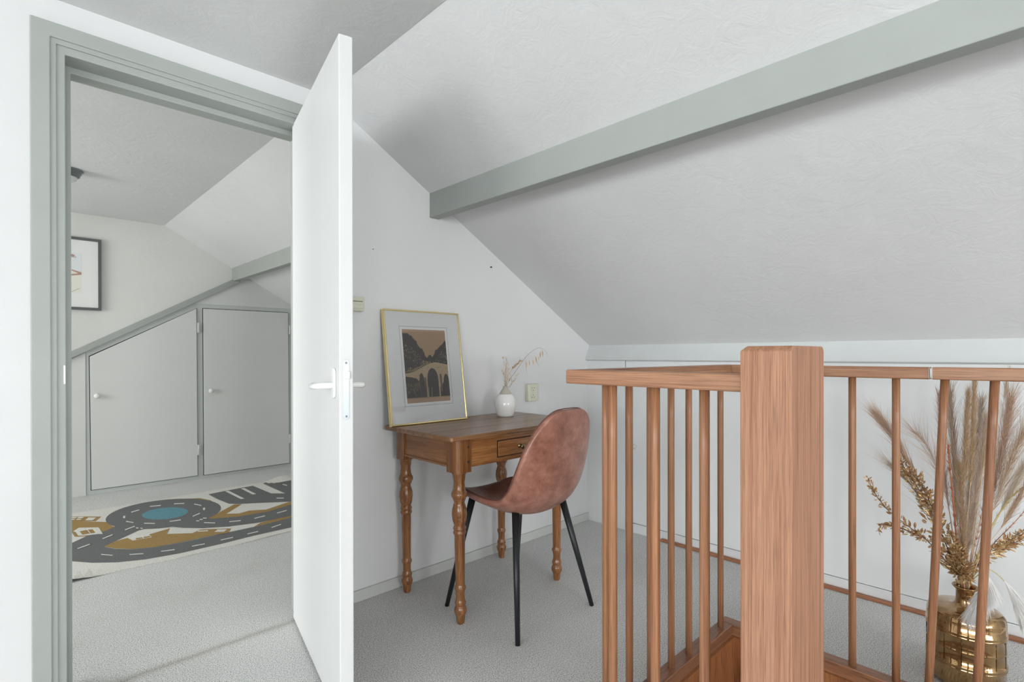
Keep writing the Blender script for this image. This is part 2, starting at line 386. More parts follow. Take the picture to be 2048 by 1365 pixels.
# lever handles both sides
for side in (0, 1):
    sg = -1 if side == 0 else 1; n0 = 0 if side == 0 else Td
    s0 = L_-.052
    bm = bmesh.new(); pts = []
    for k in range(13): a = PI*k/12; pts.append((math.cos(a)*.016, 1.045+math.sin(a)*.016))
    for k in range(13): a = PI+PI*k/12; pts.append((math.cos(a)*.016, .985+math.sin(a)*.016))
    prism(bm, [dp(s0+x, n0, z) for x, z in pts], dn*sg*.008)
    ro = mk('rosette', bm, M_plastic, door, bevel=.003, seg=3)
    bm = bmesh.new()
    path = bez(dp(s0, n0+sg*.004, 1.008), dp(s0, n0+sg*.035, 1.008), dp(s0-.005, n0+sg*.052, 1.007), dp(s0-.045, n0+sg*.052, 1.004), 10)+bez(dp(s0-.045, n0+sg*.052, 1.004), dp(s0-.085, n0+sg*.052, 1.002), dp(s0-.11, n0+sg*.05, 1.003), dp(s0-.115, n0+sg*.035, 1.003), 8)[1:]
    tube(bm, path, [.0095]*len(path), 14)
    mk('door_handle', bm, M_plastic, door, smooth=True)
for z in (.25, 1.0, 1.80):
    bm = bmesh.new(); lathe(bm, [(0, -.045), (.007, -.045), (.007, .045), (0, .045)], dp(-.004, Td*.5+.022, z), 12); mk('hinge', bm, M_green, door)

# ------------------------------------------------------------------ bedroom: cupboard in the far wall
YC = YF
cb = empty('understair_cupboard', (1.2, YC, 0), label='pale grey cupboard with slanted top and two doors in the bedroom', cat='cupboard')
def zdiag(x): return 1.071+(x-.373)*(1.776-1.071)/(1.589-.373)      # underside of the diagonal board
bm = bmesh.new()
prism(bm, [(.474, YC+.003, 0), (2.12, YC+.003, 0), (2.12, YC+.003, zs(2.12)), (1.62, YC+.003, zs(1.62)), (1.56, YC+.003, zdiag(1.56)+.01), (.474, YC+.003, zdiag(.474)+.01)], (0, .02, 0))
fr = mk('face_frame', bm, M_cupf, cb)
bm = bmesh.new(); prism(bm, [(1.232, YC-.004, 1.557), (2.14, YC-.004, 1.557), (2.14, YC-.004, zs(2.14)+.003), (1.62, YC-.004, zs(1.62)+.003), (1.56, YC-.004, zdiag(1.56)+.004), (1.232, YC-.004, zdiag(1.232)+.004)], (0, .012, 0))
mk('upper_panel', bm, M_cup, cb, bevel=.001)
bm = bmesh.new(); prism(bm, [(.18, YC-.004, 0), (.472, YC-.004, 0), (.472, YC-.004, zdiag(.472)-.006), (.18, YC-.004, zdiag(.18)-.006)], (0, .012, 0))
mk('side_panel', bm, M_cup, cb, bevel=.001)
for k in range(2):
    if k == 0: P = [(.506, .038), (1.243, .034), (1.237, 1.512), (.497, 1.090)]; kn = (.538, .78); hz = (1.343, .261); hx = 1.250
    else: P = [(1.295, .030), (2.045, .030), (2.034, 1.518), (1.291, 1.515)]; kn = (1.343, .78); hz = (1.351, .27); hx = 2.050
    bm = bmesh.new(); cx = sum(p[0] for p in P)/4; cz = sum(p[1] for p in P)/4
    prism(bm, [(x+(.005 if x > cx else -.005), YC-.0005, z+(.005 if z > cz else -.005)) for x, z in P], (0, .003, 0)); mk('door_gap', bm, M_gap, cb)
    bm = bmesh.new(); prism(bm, [(x, YC-.012, z) for x, z in P], (0, .014, 0))
    d = mk('door', bm, M_cup, cb, bevel=.002)
    bm = bmesh.new(); lathe(bm, [(0, 0), (.008, 0), (.008, .012), (.018, .02), (.021, .03), (.016, .04), (0, .043)], (kn[0], YC-.012, kn[1]), 24, axis=(0, -1, 0)); mk('knob', bm, M_plastic, d)
    for z in hz:
        bm = bmesh.new(); box(bm, hx-.009, hx+.012, YC-.016, YC-.010, z-.045, z+.045); lathe(bm, [(0, -.045), (.005, -.045), (.005, .045), (0, .045)], (hx, YC-.017, z), 10); mk('hinge', bm, M_cup, d)
bm = bmesh.new(); x0, x1 = .15, 1.56
prism(bm, [(x0, YC-.03, zdiag(x0)), (1.60, YC-.03, zdiag(1.60)), (1.532, YC-.03, zdiag(1.532)+.055), (x0, YC-.03, zdiag(x0)+.052)], (0, .045, 0))
mk('trim_5', bm, M_green, kind='structure', bevel=.002)
# framed picture on bedroom wall
pic = empty('framed_picture', (.37, YF, 1.74), label='dark grey framed watercolour hanging on the bedroom wall, seen through the doorway', cat='picture')
def frame_ring(bm, x0, x1, z0, z1, w, y0, y1):
    for b in ((x0, x1, z1-w, z1), (x0, x1, z0, z0+w), (x0, x0+w, z0+w, z1-w), (x1-w, x1, z0+w, z1-w)): box(bm, b[0], b[1], y0, y1, b[2], b[3])
bm = bmesh.new(); frame_ring(bm, .12, .571, 1.455, 2.018, .020, YF-.018, YF+.012); mk('frame', bm, mat('dark_grey_frame', (.10, .11, .105), .45), pic, bevel=.001)
bm = bmesh.new(); box(bm, .135, .556, YF-.006, YF+.010, 1.470, 2.003); mk('mat_board', bm, mat('white_board', (.82, .83, .81), .7), pic)
m1, m2, m3, m4 = mat('pale_sky', (.76, .80, .81), .8), mat('rust_wash', (.48, .30, .24), .8), mat('pale_sand', (.80, .80, .70), .8), mat('ink', (.4, .36, .33), .8)
bm = bmesh.new()
def flat(bm, pts, y, mi):
    f = bm.faces.new([bm.verts.new((x, y, z)) for x, z in pts]); f.material_index = mi
gx = .448
flat(bm, [(.25, 1.755), (gx, 1.755), (gx, 1.895), (.25, 1.895)], YF-.0066, 0)
flat(bm, [(.25, 1.585), (gx, 1.585), (gx, 1.755), (.25, 1.755)], YF-.0066, 2)
flat(bm, [(.25, 1.70), (.36, 1.712), (gx, 1.728), (gx, 1.748), (.39, 1.765), (.388, 1.757), (.43, 1.738), (.36, 1.722), (.25, 1.715)], YF-.0072, 1)
flat(bm, [(.33, 1.885), (.40, 1.882), (.41, 1.872), (.40, 1.862), (.33, 1.870)], YF-.0072, 1)
for i in range(5): flat(bm, [(.37+.01*i, 1.868), (.376+.01*i, 1.868), (.374+.01*i, 1.855), (.371+.01*i, 1.855)], YF-.0074, 3)
flat(bm, [(.39, 1.59), (.44, 1.622), (.44, 1.625), (.39, 1.594)], YF-.0072, 3)
mk('artwork', bm, [m1, m2, m3, m4], pic)
# ceiling lamp in the bedroom
lamp = empty('ceiling_lamp', (.285, 4.10, ZC), label='small round flush ceiling lamp with ringed metal rim in the bedroom', cat='lamp')
bm = bmesh.new(); lathe(bm, [(.075, 0), (.075, -.008), (.066, -.012), (.066, -.024), (.058, -.028), (.058, -.04), (.047, -.044), (.047, 0)], (.285, 4.10, ZC), 40); mk('rim', bm, mat('grey_lamp_metal', (.22, .24, .24), .35, .6), lamp, smooth=False)
bm = bmesh.new(); lathe(bm, [(.046, -.01), (.046, -.046), (.040, -.062), (.022, -.074), (0, -.078)], (.285, 4.10, ZC), 32); mk('lamp_glass', bm, mat('frosted_glass', (.8, .82, .8), .3), lamp)

# ------------------------------------------------------------------ rug with the road map
def rug():
    cols = [mat('rug_cream', (.74, .73, .68), .95), mat('rug_asphalt', (.155, .16, .16), .95), mat('rug_ochre', (.36, .235, .085), .95), mat('rug_blue', (.13, .30, .36), .95)]
    for m in cols:
        nt, N, L, b = nodes(m); c = tuple(b.inputs['Base Color'].default_value)[:3]
        a = tex(nt, 170, 3, .7); r = ramp(nt, a.outputs[0], ((.3, mulc(c, .72)), (.65, mulc(c, 1.18)))); L.new(r.outputs[0], b.inputs['Base Color']); add_bump(m, a.outputs[0], .3, .002)
    bm = bmesh.new(); base = .006
    nx = 60; ny = 10; X0, X1, Y0, Y1 = -.12, 2.30, 3.305, 4.735; g = []
    def hz(x, y):
        z = base
        e = max(0, (y-4.70)/.035); z += .014*min(e, 1.3)**2*math.exp(-((x-1.78)/.10)**2)
        e = max(0, (3.355-y)/.05); z += .018*e*e*math.exp(-((x-.235)/.075)**2)
        return z
    for i in range(nx+1):
        x = X0+(X1-X0)*i/nx; row = []
        for j in range(ny+1):
            t = j/ny; ye0 = Y0+.008*math.sin(x*5)+.004*math.sin(x*17); ye1 = Y1+.012*math.sin(x*4+2)+.03*math.exp(-((x-1.8)/.12)**2)
            y = ye0+(ye1-ye0)*t; row.append(bm.verts.new((x, y, hz(x, y))))
        g.append(row)
    for i in range(nx):
        for j in range(ny): bm.faces.new((g[i][j], g[i+1][j], g[i+1][j+1], g[i][j+1]))
    rim = [g[i][0] for i in range(nx+1)]+[g[nx][j] for j in range(1, ny+1)]+[g[i][ny] for i in range(nx-1, -1, -1)]+[g[0][j] for j in range(ny-1, 0, -1)]
    low = [bm.verts.new((v.co.x, v.co.y, v.co.z-.0055)) for v in rim]
    for k in range(len(rim)): bm.faces.new((rim[k], rim[(k+1) % len(rim)], low[(k+1) % len(rim)], low[k]))
    def c3(x, y): return (100+x/2.935, 900+y/2.935)
    cnt = [0]
    def poly(pts, mi, lay):
        cnt[0] += 1; lay = lay+cnt[0]*.03
        w = [on(*c3(x, y), 2, base) for x, y in pts]
        f = bm.faces.new([bm.verts.new((p.x, p.y, base+lay*.0006)) for p in w]); f.material_index = mi
    def ell(cx, cy, a, b, mi, lay, n=48):
        poly([(cx+a[0]*math.cos(2*PI*k/n)+b[0]*math.sin(2*PI*k/n), cy+a[1]*math.cos(2*PI*k/n)+b[1]*math.sin(2*PI*k/n)) for k in range(n)], mi, lay)
    poly([(40, 640), (118, 655), (250, 665), (400, 662), (560, 645), (760, 610), (1000, 555), (1200, 505), (1410, 458), (1520, 432), (1520, 362), (1410, 395), (1300, 430), (1190, 455), (1050, 485), (800, 540), (620, 574), (480, 586), (380, 583), (318, 572), (380, 540), (450, 508), (520, 475), (600, 455), (700, 448), (700, 400), (500, 420), (370, 455), (250, 492), (118, 553), (40, 590)], 1, 1)
    poly([(755, 300), (800, 288), (880, 285), (940, 297), (985, 322), (1004, 350), (960, 380), (860, 340)], 2, 1)
    poly([(925, 404), (1000, 365), (1080, 322), (1125, 322), (1035, 377), (1110, 375), (1170, 358), (1270, 352), (1400, 308), (1520, 280), (1520, 300), (1410, 330), (1290, 364), (1120, 395), (1000, 408)], 2, 1)
    poly([(40, 420), (118, 420), (330, 425), (375, 455), (330, 475), (210, 510), (145, 512), (118, 470), (40, 470)], 2, 1)
    poly([(60, 393), (303, 393), (268, 421), (60, 421)], 2, 1)
    poly([(1195, 455), (1235, 430), (1410, 384), (1520, 358), (1520, 376), (1410, 400), (1260, 440)], 2, 1)
    ell(665, 378, (338, -40), (22, 80), 1, 2)
    poly([(690, 452), (780, 460), (900, 462), (1050, 452), (1230, 428), (1410, 390), (1520, 365), (1520, 302), (1410, 325), (1280, 365), (1100, 395), (960, 406), (880, 400), (700, 420)], 1, 2.5)
    poly([(930, 263), (1060, 237), (1190, 213), (1298, 258), (1382, 258), (1250, 199), (1310, 180), (1400, 170), (1520, 150), (1520, 292), (1400, 306), (1200, 314), (1100, 320), (1050, 318), (985, 292)], 1, 2.7)
    poly([(318, 572), (380, 540), (455, 520), (485, 535), (597, 516), (580, 500), (702, 464), (684, 497), (835, 492), (885, 470), (1062, 464), (1045, 490), (960, 503), (800, 538), (620, 573), (480, 585), (380, 581)], 2, 2.8)
    ell(675, 376, (135, -14), (9, 33), 3, 3)
    poly([(135, 482), (170, 460), (285, 458), (310, 497), (285, 497), (200, 507), (165, 507), (150, 485)], 0, 3)
    for q in ([(175, 482), (215, 474), (235, 494), (190, 502)], [(222, 472), (250, 470), (268, 490), (240, 494)]): poly(q, 2, 4)
    for q in ([(128, 397), (160, 397), (150, 404), (120, 404)], [(168, 397), (200, 397), (190, 404), (158, 404)], [(125, 408), (150, 408), (140, 414), (118, 414)], [(160, 408), (185, 408), (178, 414), (152, 414)], [(225, 400), (272, 400), (250, 417), (205, 417)]): poly(q, 0, 3)
    for q in ([(500, 524), (540, 517), (547, 523), (508, 531)], [(548, 515), (585, 509), (590, 515), (555, 522)]): poly(q, 2, 4)
    poly([(455, 520), (500, 510), (580, 498), (597, 516), (485, 536)], 0, 3)
    for q in ([(870, 478), (930, 475), (925, 481), (865, 484)], [(985, 470), (1040, 470), (1020, 485), (965, 485)]): poly(q, 0, 3)
    for q in ([(1028, 246), (1048, 242), (1142, 289), (1120, 292)], [(1120, 230), (1142, 227), (1210, 262), (1190, 265)]): poly(q, 0, 3)
    D = [(162, 584, 234, 558), (300, 618, 368, 624), (466, 619, 548, 614), (652, 600, 732, 590), (834, 570, 908, 556), (1002, 534, 1074, 518), (1158, 498, 1222, 483), (1300, 460, 1356, 441), (308, 526, 368, 502), (440, 474, 498, 452), (904, 431, 970, 433), (1052, 426, 1120, 419), (1200, 406, 1262, 391), (1332, 375, 1390, 359), (552, 435, 616, 436), (702, 424, 768, 415), (838, 394, 880, 376), (846, 322, 888, 330), (728, 320, 788, 318), (586, 336, 650, 330), (476, 370, 524, 356), (446, 424, 490, 431), (1330, 287, 1372, 287), (1366, 206, 1392, 212), (505, 462, 520, 464), (530, 464, 545, 466), (858, 421, 876, 420), (878, 413, 896, 412), (898, 405, 920, 405), (1315, 172, 1325, 190)]
    for x0, y0, x1, y1 in D:
        L2 = math.hypot(x1-x0, y1-y0); nx_, ny_ = -(y1-y0)/L2*2.6, (x1-x0)/L2*2.6
        poly([(x0-nx_, y0-ny_), (x1-nx_, y1-ny_), (x1+nx_, y1+ny_), (x0+nx_, y0+ny_)], 0, 4)
    for (x, y) in ((436, 398), (905, 350)): poly([(x-6, y-6), (x+6, y-7), (x+5, y+7), (x-7, y+7)], 0, 4)
    mk('rug', bm, cols, label='cream play rug printed with grey roads and a blue pond on bedroom carpet', cat='rug')
rug()

# ------------------------------------------------------------------ wall fittings
def outlet(name, x0, x1, z0, z1, label, cat, switch=False):
    c = empty(name, ((x0+x1)/2, YA, z0), label=label, cat=cat)
    d = .030
    bm = bmesh.new(); box(bm, x0-.008, x1-.03, YA-.002, YA+.001, z0-.014, z1+.018)
    if not switch: mk('backing_plate', bm, M_wall, c, bevel=.0005)
    else: bm.free()
    bm = bmesh.new(); box(bm, x0, x1, YA-d, YA, z0, z1); body = mk('housing', bm, M_cream, c, bevel=.005, seg=3)
    cx = (x0+x1)/2
    if not switch:
        for q in (.27, .73):
            zc = z0+(z1-z0)*q; r = .019
            bm = bmesh.new(); lathe(bm, [(r+.002, 0), (r+.002, .0015), (r, .0018), (r-.001, -.0005), (0, -.0005)], (cx, YA-d, zc), 28, axis=(0, -1, 0)); s = mk('socket', bm, M_cream, c)
            bm = bmesh.new()
            sg = -1 if q < .5 else 1
            for hx, hzv in ((-.0095, -.003*sg*-1), (.0095, .003*sg), (0, -.010*sg)):
                lathe(bm, [(.0028, 0), (0, .0004)], (cx+hx, YA-d-.0004, zc+(hzv if hx else -.010*sg)), 10, axis=(0, -1, 0))
            mk('pin_hole', bm, M_gap, s)
    else:
        bm = bmesh.new(); box(bm, x0+.008, x1-.008, YA-d-.004, YA-d+.001, z0+.012, (z0+z1)/2-.002); mk('rocker', bm, M_cream, c, bevel=.0015)
        bm = bmesh.new(); box(bm, x0+.008, x1-.01, YA-d-.0006, YA-d+.001, (z0+z1)/2+.010, (z0+z1)/2+.0125); mk('slot', bm, M_gap, c)
        bm = bmesh.new(); box(bm, x0+.015, x0+.030, YA-.02, YA, z0-.016, z0+.001); mk('cable_clip', bm, M_cream, c, bevel=.002)
outlet('wall_outlet', 2.205, 2.285, .825, .928, 'cream double wall socket above the right end of the desk', 'socket')
outlet('light_switch', 1.085, 1.160, 1.293, 1.358, 'cream light switch on the wall just right of the open door', 'switch', True)
for (x, z, r, lab) in ((1.937, 1.583, .0045, 'nail hole with a dark screw high on the white wall under the slope'), (1.216, 1.582, .002, 'tiny nail in the white wall above the picture frame')):
    bm = bmesh.new(); lathe(bm, [(0, -.001), (r*.5, -.001), (r*.5, .006), (r, .007), (r, .0085), (0, .009)], (x, YA, z), 10, axis=(0, -1, 0))
    mk('nail', bm, M_black, label=lab, cat='nail')

# ------------------------------------------------------------------ desk
DXa, DXb, DYa, DYb, DZt = 1.258, 2.10, 1.640, 2.150, .776
desk = empty('writing_desk', (1.65, 1.88, 0), label='small antique brown wooden desk with turned legs and one drawer', cat='desk')
bm = bmesh.new()
pts = []
def rc(cx, cy, a0, r=.018, n=5): return [(cx+r*math.cos(a0+PI/2*k/n), cy+r*math.sin(a0+PI/2*k/n)) for k in range(n+1)]
pts = rc(DXa+.014, DYa+.014, PI, .014)+rc(DXb-.03, DYa+.03, 1.5*PI, .03)+rc(DXb-.012, DYb-.012, 0, .012)+rc(DXa+.02, DYb-.02, PI/2, .02)
prism(bm, [(x, y, DZt-.020) for x, y in pts], (0, 0, .020))
top = mk('tabletop', bm, M_top, desk, bevel=.005, seg=3)
bm = bmesh.new()
for y in (1.80, 1.975): box(bm, DXa+.012, DXb-.012, y-.0009, y+.0009, DZt-.001, DZt+.0002)
mk('board_joint', bm, M_dark, top)
LX0, LX1, LY0, LY1 = 1.340, 1.945, 1.694, 2.090; bw = .037; zb = .622
LP = [(415, 37), (424, 36), (428, 33), (440, 32), (470, 28), (500, 30), (512, 34), (520, 39), (530, 41), (540, 40), (548, 35), (552, 33), (556, 33), (560, 30), (572, 27), (585, 31), (605, 37), (630, 39), (640, 38.5), (643, 37), (646, 37.5), (665, 35), (680, 30), (688, 28), (694, 30), (700, 33), (706, 33), (711, 29), (716, 30), (722, 33), (728, 33), (734, 29), (740, 27), (800, 26.5), (900, 25), (985, 23.5), (995, 24), (1002, 28), (1010, 29.5), (1018, 27), (1024, 24), (1045, 22), (1060, 22), (1074, 25), (1084, 29), (1092, 28), (1097, 24), (1102, 26), (1112, 31), (1122, 32.5), (1134, 31), (1146, 26), (1152, 23.5), (1170, 22), (1188, 19), (1192, 17)]
prof = [(h*.00203/2.528*1.0, zb-(y-415)*(zb)/(1192-415)) for y, h in LP]
for (x, y) in ((LX0, LY0), (LX1, LY0), (LX0, LY1), (LX1, LY1)):
    bm = bmesh.new(); sx = 1 if x > 1.6 else -1; sy = 1 if y > 1.9 else -1
    # rounded square block above the turning
    q = []
    for (ax, ay, a0) in ((-1, -1, PI), (1, -1, 1.5*PI), (1, 1, 0), (-1, 1, PI/2)):
        r = .026 if (ax == sx and ay == sy) else .003
        q += [(x+ax*(bw-r)+r*math.cos(a0+PI/2*k/6), y+ay*(bw-r)+r*math.sin(a0+PI/2*k/6)) for k in range(7)]
    prism(bm, [(a, b, zb) for a, b in q], (0, 0, DZt-.020-zb))
    lx = (.012 if sx < 0 else -.0)   # legs lean a touch outward at the foot
    st = len(bm.verts); lathe(bm, [(0, zb)]+prof+[(0, 0)], (x, y, 0), 36)
    bm.verts.ensure_lookup_table()
    for v in bm.verts[st:]: v.co.x += lx*(1-v.co.z/zb)*.6
    lg = mk('leg', bm, M_leg, desk)
    if sy < 0:
        for px, pz in ((.020, .725), (.020, .665)):
            bm = bmesh.new(); lathe(bm, [(.0055, 0), (0, .0012)], (x-sx*px, y-bw, pz), 12, axis=(0, -1, 0)); mk('peg', bm, M_dark, lg)
AZ = .640
bm = bmesh.new(); box(bm, LX0+bw-.002, LX1-bw+.002, LY0-bw+.008, LY0-bw+.028, AZ, DZt-.020); box(bm, LX0+bw, LX1-bw, LY0-bw+.003, LY0-bw+.03, AZ, AZ+.012)
mk('front_apron', bm, M_apr, desk, bevel=.002)
bm = bmesh.new(); box(bm, LX0+bw-.002, LX1-bw+.002, LY1+.005, LY1+.028, AZ, DZt-.020); mk('back_apron', bm, M_apr, desk, bevel=.002)
for x in (LX0, LX1):
    s = -1 if x < 1.6 else 1; bm = bmesh.new(); xo = x+s*(bw-.010); box(bm, min(xo, xo-s*.02), max(xo, xo-s*.02), LY0+bw-.002, LY1-bw+.002, AZ, DZt-.020)
    xo2 = x+s*(bw-.005); box(bm, min(xo2, xo2-s*.02), max(xo2, xo2-s*.02), LY0+bw-.002, LY1-bw+.002, AZ, AZ+.010)
    mk('side_apron', bm, M_apry, desk, bevel=.002)
# drawer
yd = LY0-bw+.004
bm = bmesh.new(); box(bm, 1.524, 1.792, yd+.0015, yd+.02, .658, .732); mk('drawer_gap', bm, M_dark, desk)
bm = bmesh.new(); box(bm, 1.528, 1.788, yd-.003, yd+.02, .662, .728); dr = mk('drawer', bm, M_apr, desk, bevel=.003)
bm = bmesh.new(); lathe(bm, [(0, 0), (.010, 0), (.010, .002), (.0045, .004), (.0045, .012), (.010, .017), (.0125, .022), (.010, .027), (0, .029)], (1.655, yd-.003, .695), 24, axis=(0, -1, 0)); mk('knob', bm, M_brass, dr)

# ------------------------------------------------------------------ framed engraving leaning on the desk
eg = empty('framed_engraving', (1.47, 2.06, DZt), label='gold-framed engraving of a bridge leaning against the wall on the desk', cat='picture')
fx0, fx1 = 1.251, 1.688; yb0, yt0, z0_, z1_ = 2.062, 2.137, DZt+.0015, 1.313
fh = math.hypot(yt0-yb0, z1_-z0_); fu = Vector((0, yt0-yb0, z1_-z0_))/fh; fnrm = Vector((0, -fu.z, fu.y))     # toward viewer
FO = Vector((fx0, yb0, z0_))
def fp(a, b, n=0): return FO+Vector((a, 0, 0))+fu*b+fnrm*n
FW = fx1-fx0
bm = bmesh.new()
def fbox(bm, a0, a1, b0, b1, n0, n1, mi=0): prism(bm, [fp(a0, b0, n0), fp(a1, b0, n0), fp(a1, b1, n0), fp(a0, b1, n0)], fnrm*(n1-n0), mi)
w = .008
for a in ((0, FW, 0, w), (0, FW, fh-w, fh), (0, w, w, fh-w), (FW-w, FW, w, fh-w)): fbox(bm, *a, -.022, 0)
mk('frame', bm, M_gold, eg, bevel=.0018, seg=3)
bm = bmesh.new(); fbox(bm, w*.6, FW-w*.6, w*.6, fh-w*.6, -.015, -.006); mk('mat_board', bm, mat('cool_white_board', (.80, .805, .80), .6), eg)
pc = [mat('sepia_sky', (.36, .235, .13), .7), mat('sepia_dark', (.040, .034, .027), .7), mat('sepia_mid', (.12, .085, .055), .7), mat('sepia_light', (.42, .31, .19), .7), mat('line_ink', (.10, .11, .13), .7), mat('paper_border', (.90, .90, .89), .7), mat('sepia_paper', (.42, .28, .18), .7)]
a0, a1, b0, b1 = .094, .343, .098, .449
bm = bmesh.new()
def fr_flat(pts, mi, n): bm.faces.new([bm.verts.new(fp(a, b, n)) for a, b in pts]).material_index = mi
for q in ((.080, .357, .0838, .085), (.080, .357, .4618, .463), (.080, .0812, .0838, .463), (.3558, .357, .0838, .463)): fr_flat([(q[0], q[2]), (q[1], q[2]), (q[1], q[3]), (q[0], q[3])], 4, -.0056)
mk('mat_line', bm, pc, eg)
bm = bmesh.new(); rnd = random.Random(5)
fr_flat([(a0-.004, b0-.004), (a1+.004, b0-.004), (a1+.004, b1+.004), (a0-.004, b1+.004)], 5, -.0057)
fr_flat([(a0, b0), (a1, b0), (a1, b1), (a0, b1)], 6, -.0056)
def PR(s, t): return (a0+(a1-a0)*s, b1-(b1-b0)*t)           # s right, t down
def pp(pts, mi, n): fr_flat([PR(s, t) for s, t in pts], mi, n)
pp([(0, .03), (1, .03), (1, .945), (0, .945)], 0, -.00555)
pp([(0, .55), (1, .55), (1, .93), (0, .93)], 1, -.0055)     # water and shade
def blob(s, t, r, mi, n, k=7):
    a_ = rnd.random()*6; pts = []
    for i in range(k):
        an = a_+2*PI*i/k; rr = r*rnd.uniform(.6, 1.25); pts.append((min(1, max(0, s+rr*math.cos(an))), min(.93, max(.03, t+rr*.72*math.sin(an)))))
    try: pp(pts, mi, n)
    except Exception: pass
crown = [(0, .07), (.10, .055), (.20, .10), (.28, .16), (.34, .24), (.42, .27), (.46, .34), (.50, .42), (.56, .37), (.60, .36), (.63, .39), (.68, .37), (.74, .29), (.82, .25), (.92, .20), (1, .16)]
jag = []
for (sa, ta), (sb, tb) in zip(crown, crown[1:]):
    for q in range(6): jag.append((sa+(sb-sa)*q/6, ta+(tb-ta)*q/6+rnd.uniform(-.004, .022)))
pp(jag+[(1, .16), (1, .56), (0, .62)], 1, -.0054)
for (sa, ta), (sb, tb) in zip(crown, crown[1:]):
    for q in range(7):
        f_ = rnd.random(); blob(sa+(sb-sa)*f_, ta+(tb-ta)*f_+.015, rnd.uniform(.012, .036), 1, -.00535-.000002*q, 9)
for i in range(420):
    s = rnd.random(); lim = .06+.36*min(1, s/.5) if s < .5 else .42-.27*(s-.6)/.4
    t = lim+rnd.random()**1.5*.2; blob(s, t, rnd.uniform(.008, .024), 1, -.0053)
for i in range(620):
    s = rnd.random(); lim = .12+.34*min(1, s/.5) if s < .5 else .48-.27*(s-.6)/.4
    blob(s, lim+rnd.random()*.22, rnd.uniform(.004, .010), rnd.choice((2, 2, 6)), -.0052, 5)
for i in range(60): blob(.50+rnd.gauss(0, .05), .44+rnd.random()*.08, rnd.uniform(.006, .015), rnd.choice((0, 3, 2)), -.0051, 5)
for i in range(70): blob(.22+rnd.gauss(0, .12), .52+rnd.random()*.06, rnd.uniform(.006, .016), rnd.choice((2, 6, 3)), -.0051, 5)
def deck(s): return .60-.145*math.sin(min(1, max(0, s/.72))*PI*.5)**2+(.035*(s-.72)/.28 if s > .72 else 0)
N_ = 24
pp([(i/N_, deck(i/N_)) for i in range(N_+1)]+[(1, .80), (.88, .72), (.80, .80), (.34, .80), (.30, .72), (.24, .67), (.10, .65), (0, .64)], 3, -.0050)
for i in range(90): blob(.3+rnd.random()*.7, deck(.6)+.04+rnd.random()*.25, rnd.uniform(.006, .014), rnd.choice((2, 6)), -.00495, 5)
def arch(s0, s1, tt, tb, mi, n): pp([(s0, tb)]+[((s0+s1)/2-(s1-s0)/2*math.cos(PI*k/12), tt+(tb-tt)*.42*(1-math.sin(PI*k/12))) for k in range(13)]+[(s1, tb)], mi, n)
arch(.455, .775, .515, .93, 3, -.0049); arch(.485, .745, .535, .93, 1, -.0048); arch(.30, .42, .60, .93, 1, -.0048); arch(.87, 1.0, .62, .93, 1, -.0048)
pp([(.28, .70), (.31, .70), (.33, .93), (.28, .93)], 2, -.0047); pp([(.42, .66), (.46, .66), (.46, .80), (.42, .80)], 2, -.0047); pp([(.78, .62), (.83, .62), (.84, .86), (.79, .86)], 2, -.0047)
pp([(0, .64), (.22, .67), (.30, .80), (.33, .93), (0, .93)], 1, -.0046)
for i in range(40): blob(rnd.random()*.3, .74+rnd.random()*.16, rnd.uniform(.01, .03), 2, -.0045, 6)
for i in range(26):
    s = .02+.5*i/26; t = deck(s); pp([(s, t-.052), (s+.006, t-.052), (s+.006, t-.004), (s, t-.004)], 1, -.0045); pp([(s+.008, t-.035), (s+.013, t-.035), (s+.013, t-.012), (s+.008, t-.012)], 3, -.0045)
for i in range(6):
    s = .56+.42*i/6; t = deck(s); pp([(s, t-.04), (s+.008, t-.04), (s+.008, t), (s, t)], 1, -.0045)
for off, wd in ((-.055, .004), (-.006, .006)):
    pp([(i/N_, deck(i/N_)+off) for i in range(N_+1)]+[(i/N_, deck(i/N_)+off+wd) for i in range(N_, -1, -1)], 1, -.0044)
for s in (.50, .57): pp([(s, .80), (s+.008, .80), (s-.005, .93), (s-.015, .93)], 3, -.0044)
mk('print', bm, pc, eg)
bm = bmesh.new(); fbox(bm, w*.7, FW-w*.7, w*.7, fh-w*.7, -.0042, -.0028); mk('glazing', bm, M_glass, eg)

# ------------------------------------------------------------------ small vase and its dried oats
vs = empty('bud_vase', (1.905, 2.015, DZt), label='white bottle vase with beige neck on the desk', cat='vase')
k = .00262
bm = bmesh.new(); c = (1.905, 2.015, DZt)
lathe(bm, [(0, 0), (.040, 0), (.044, .003), (.0475, .015), (.0525, .035), (.0555, .055), (.0552, .072), (.051, .092), (.043, .108), (.034, .1165)], c, 40)
mk('glazed_body', bm, mat('white_glaze', (.84, .84, .82), .12, coat=.4), vs)
bm = bmesh.new(); lathe(bm, [(.034, .1165), (.026, .129), (.018, .141), (.0128, .147), (.0118, .151), (.0130, .158), (.0105, .1585), (.0100, .150), (.0100, .13), (0, .13)], c, 36)
mk('neck', bm, mat('beige_stoneware', (.50, .46, .40), .75), vs)
M_oat = mat('oat_husk', (.62, .47, .34), .7); M_oat2 = mat('golden_husk', (.50, .34, .16), .7); M_stem = mat('thin_dry_stem', (.16, .13, .11), .7)
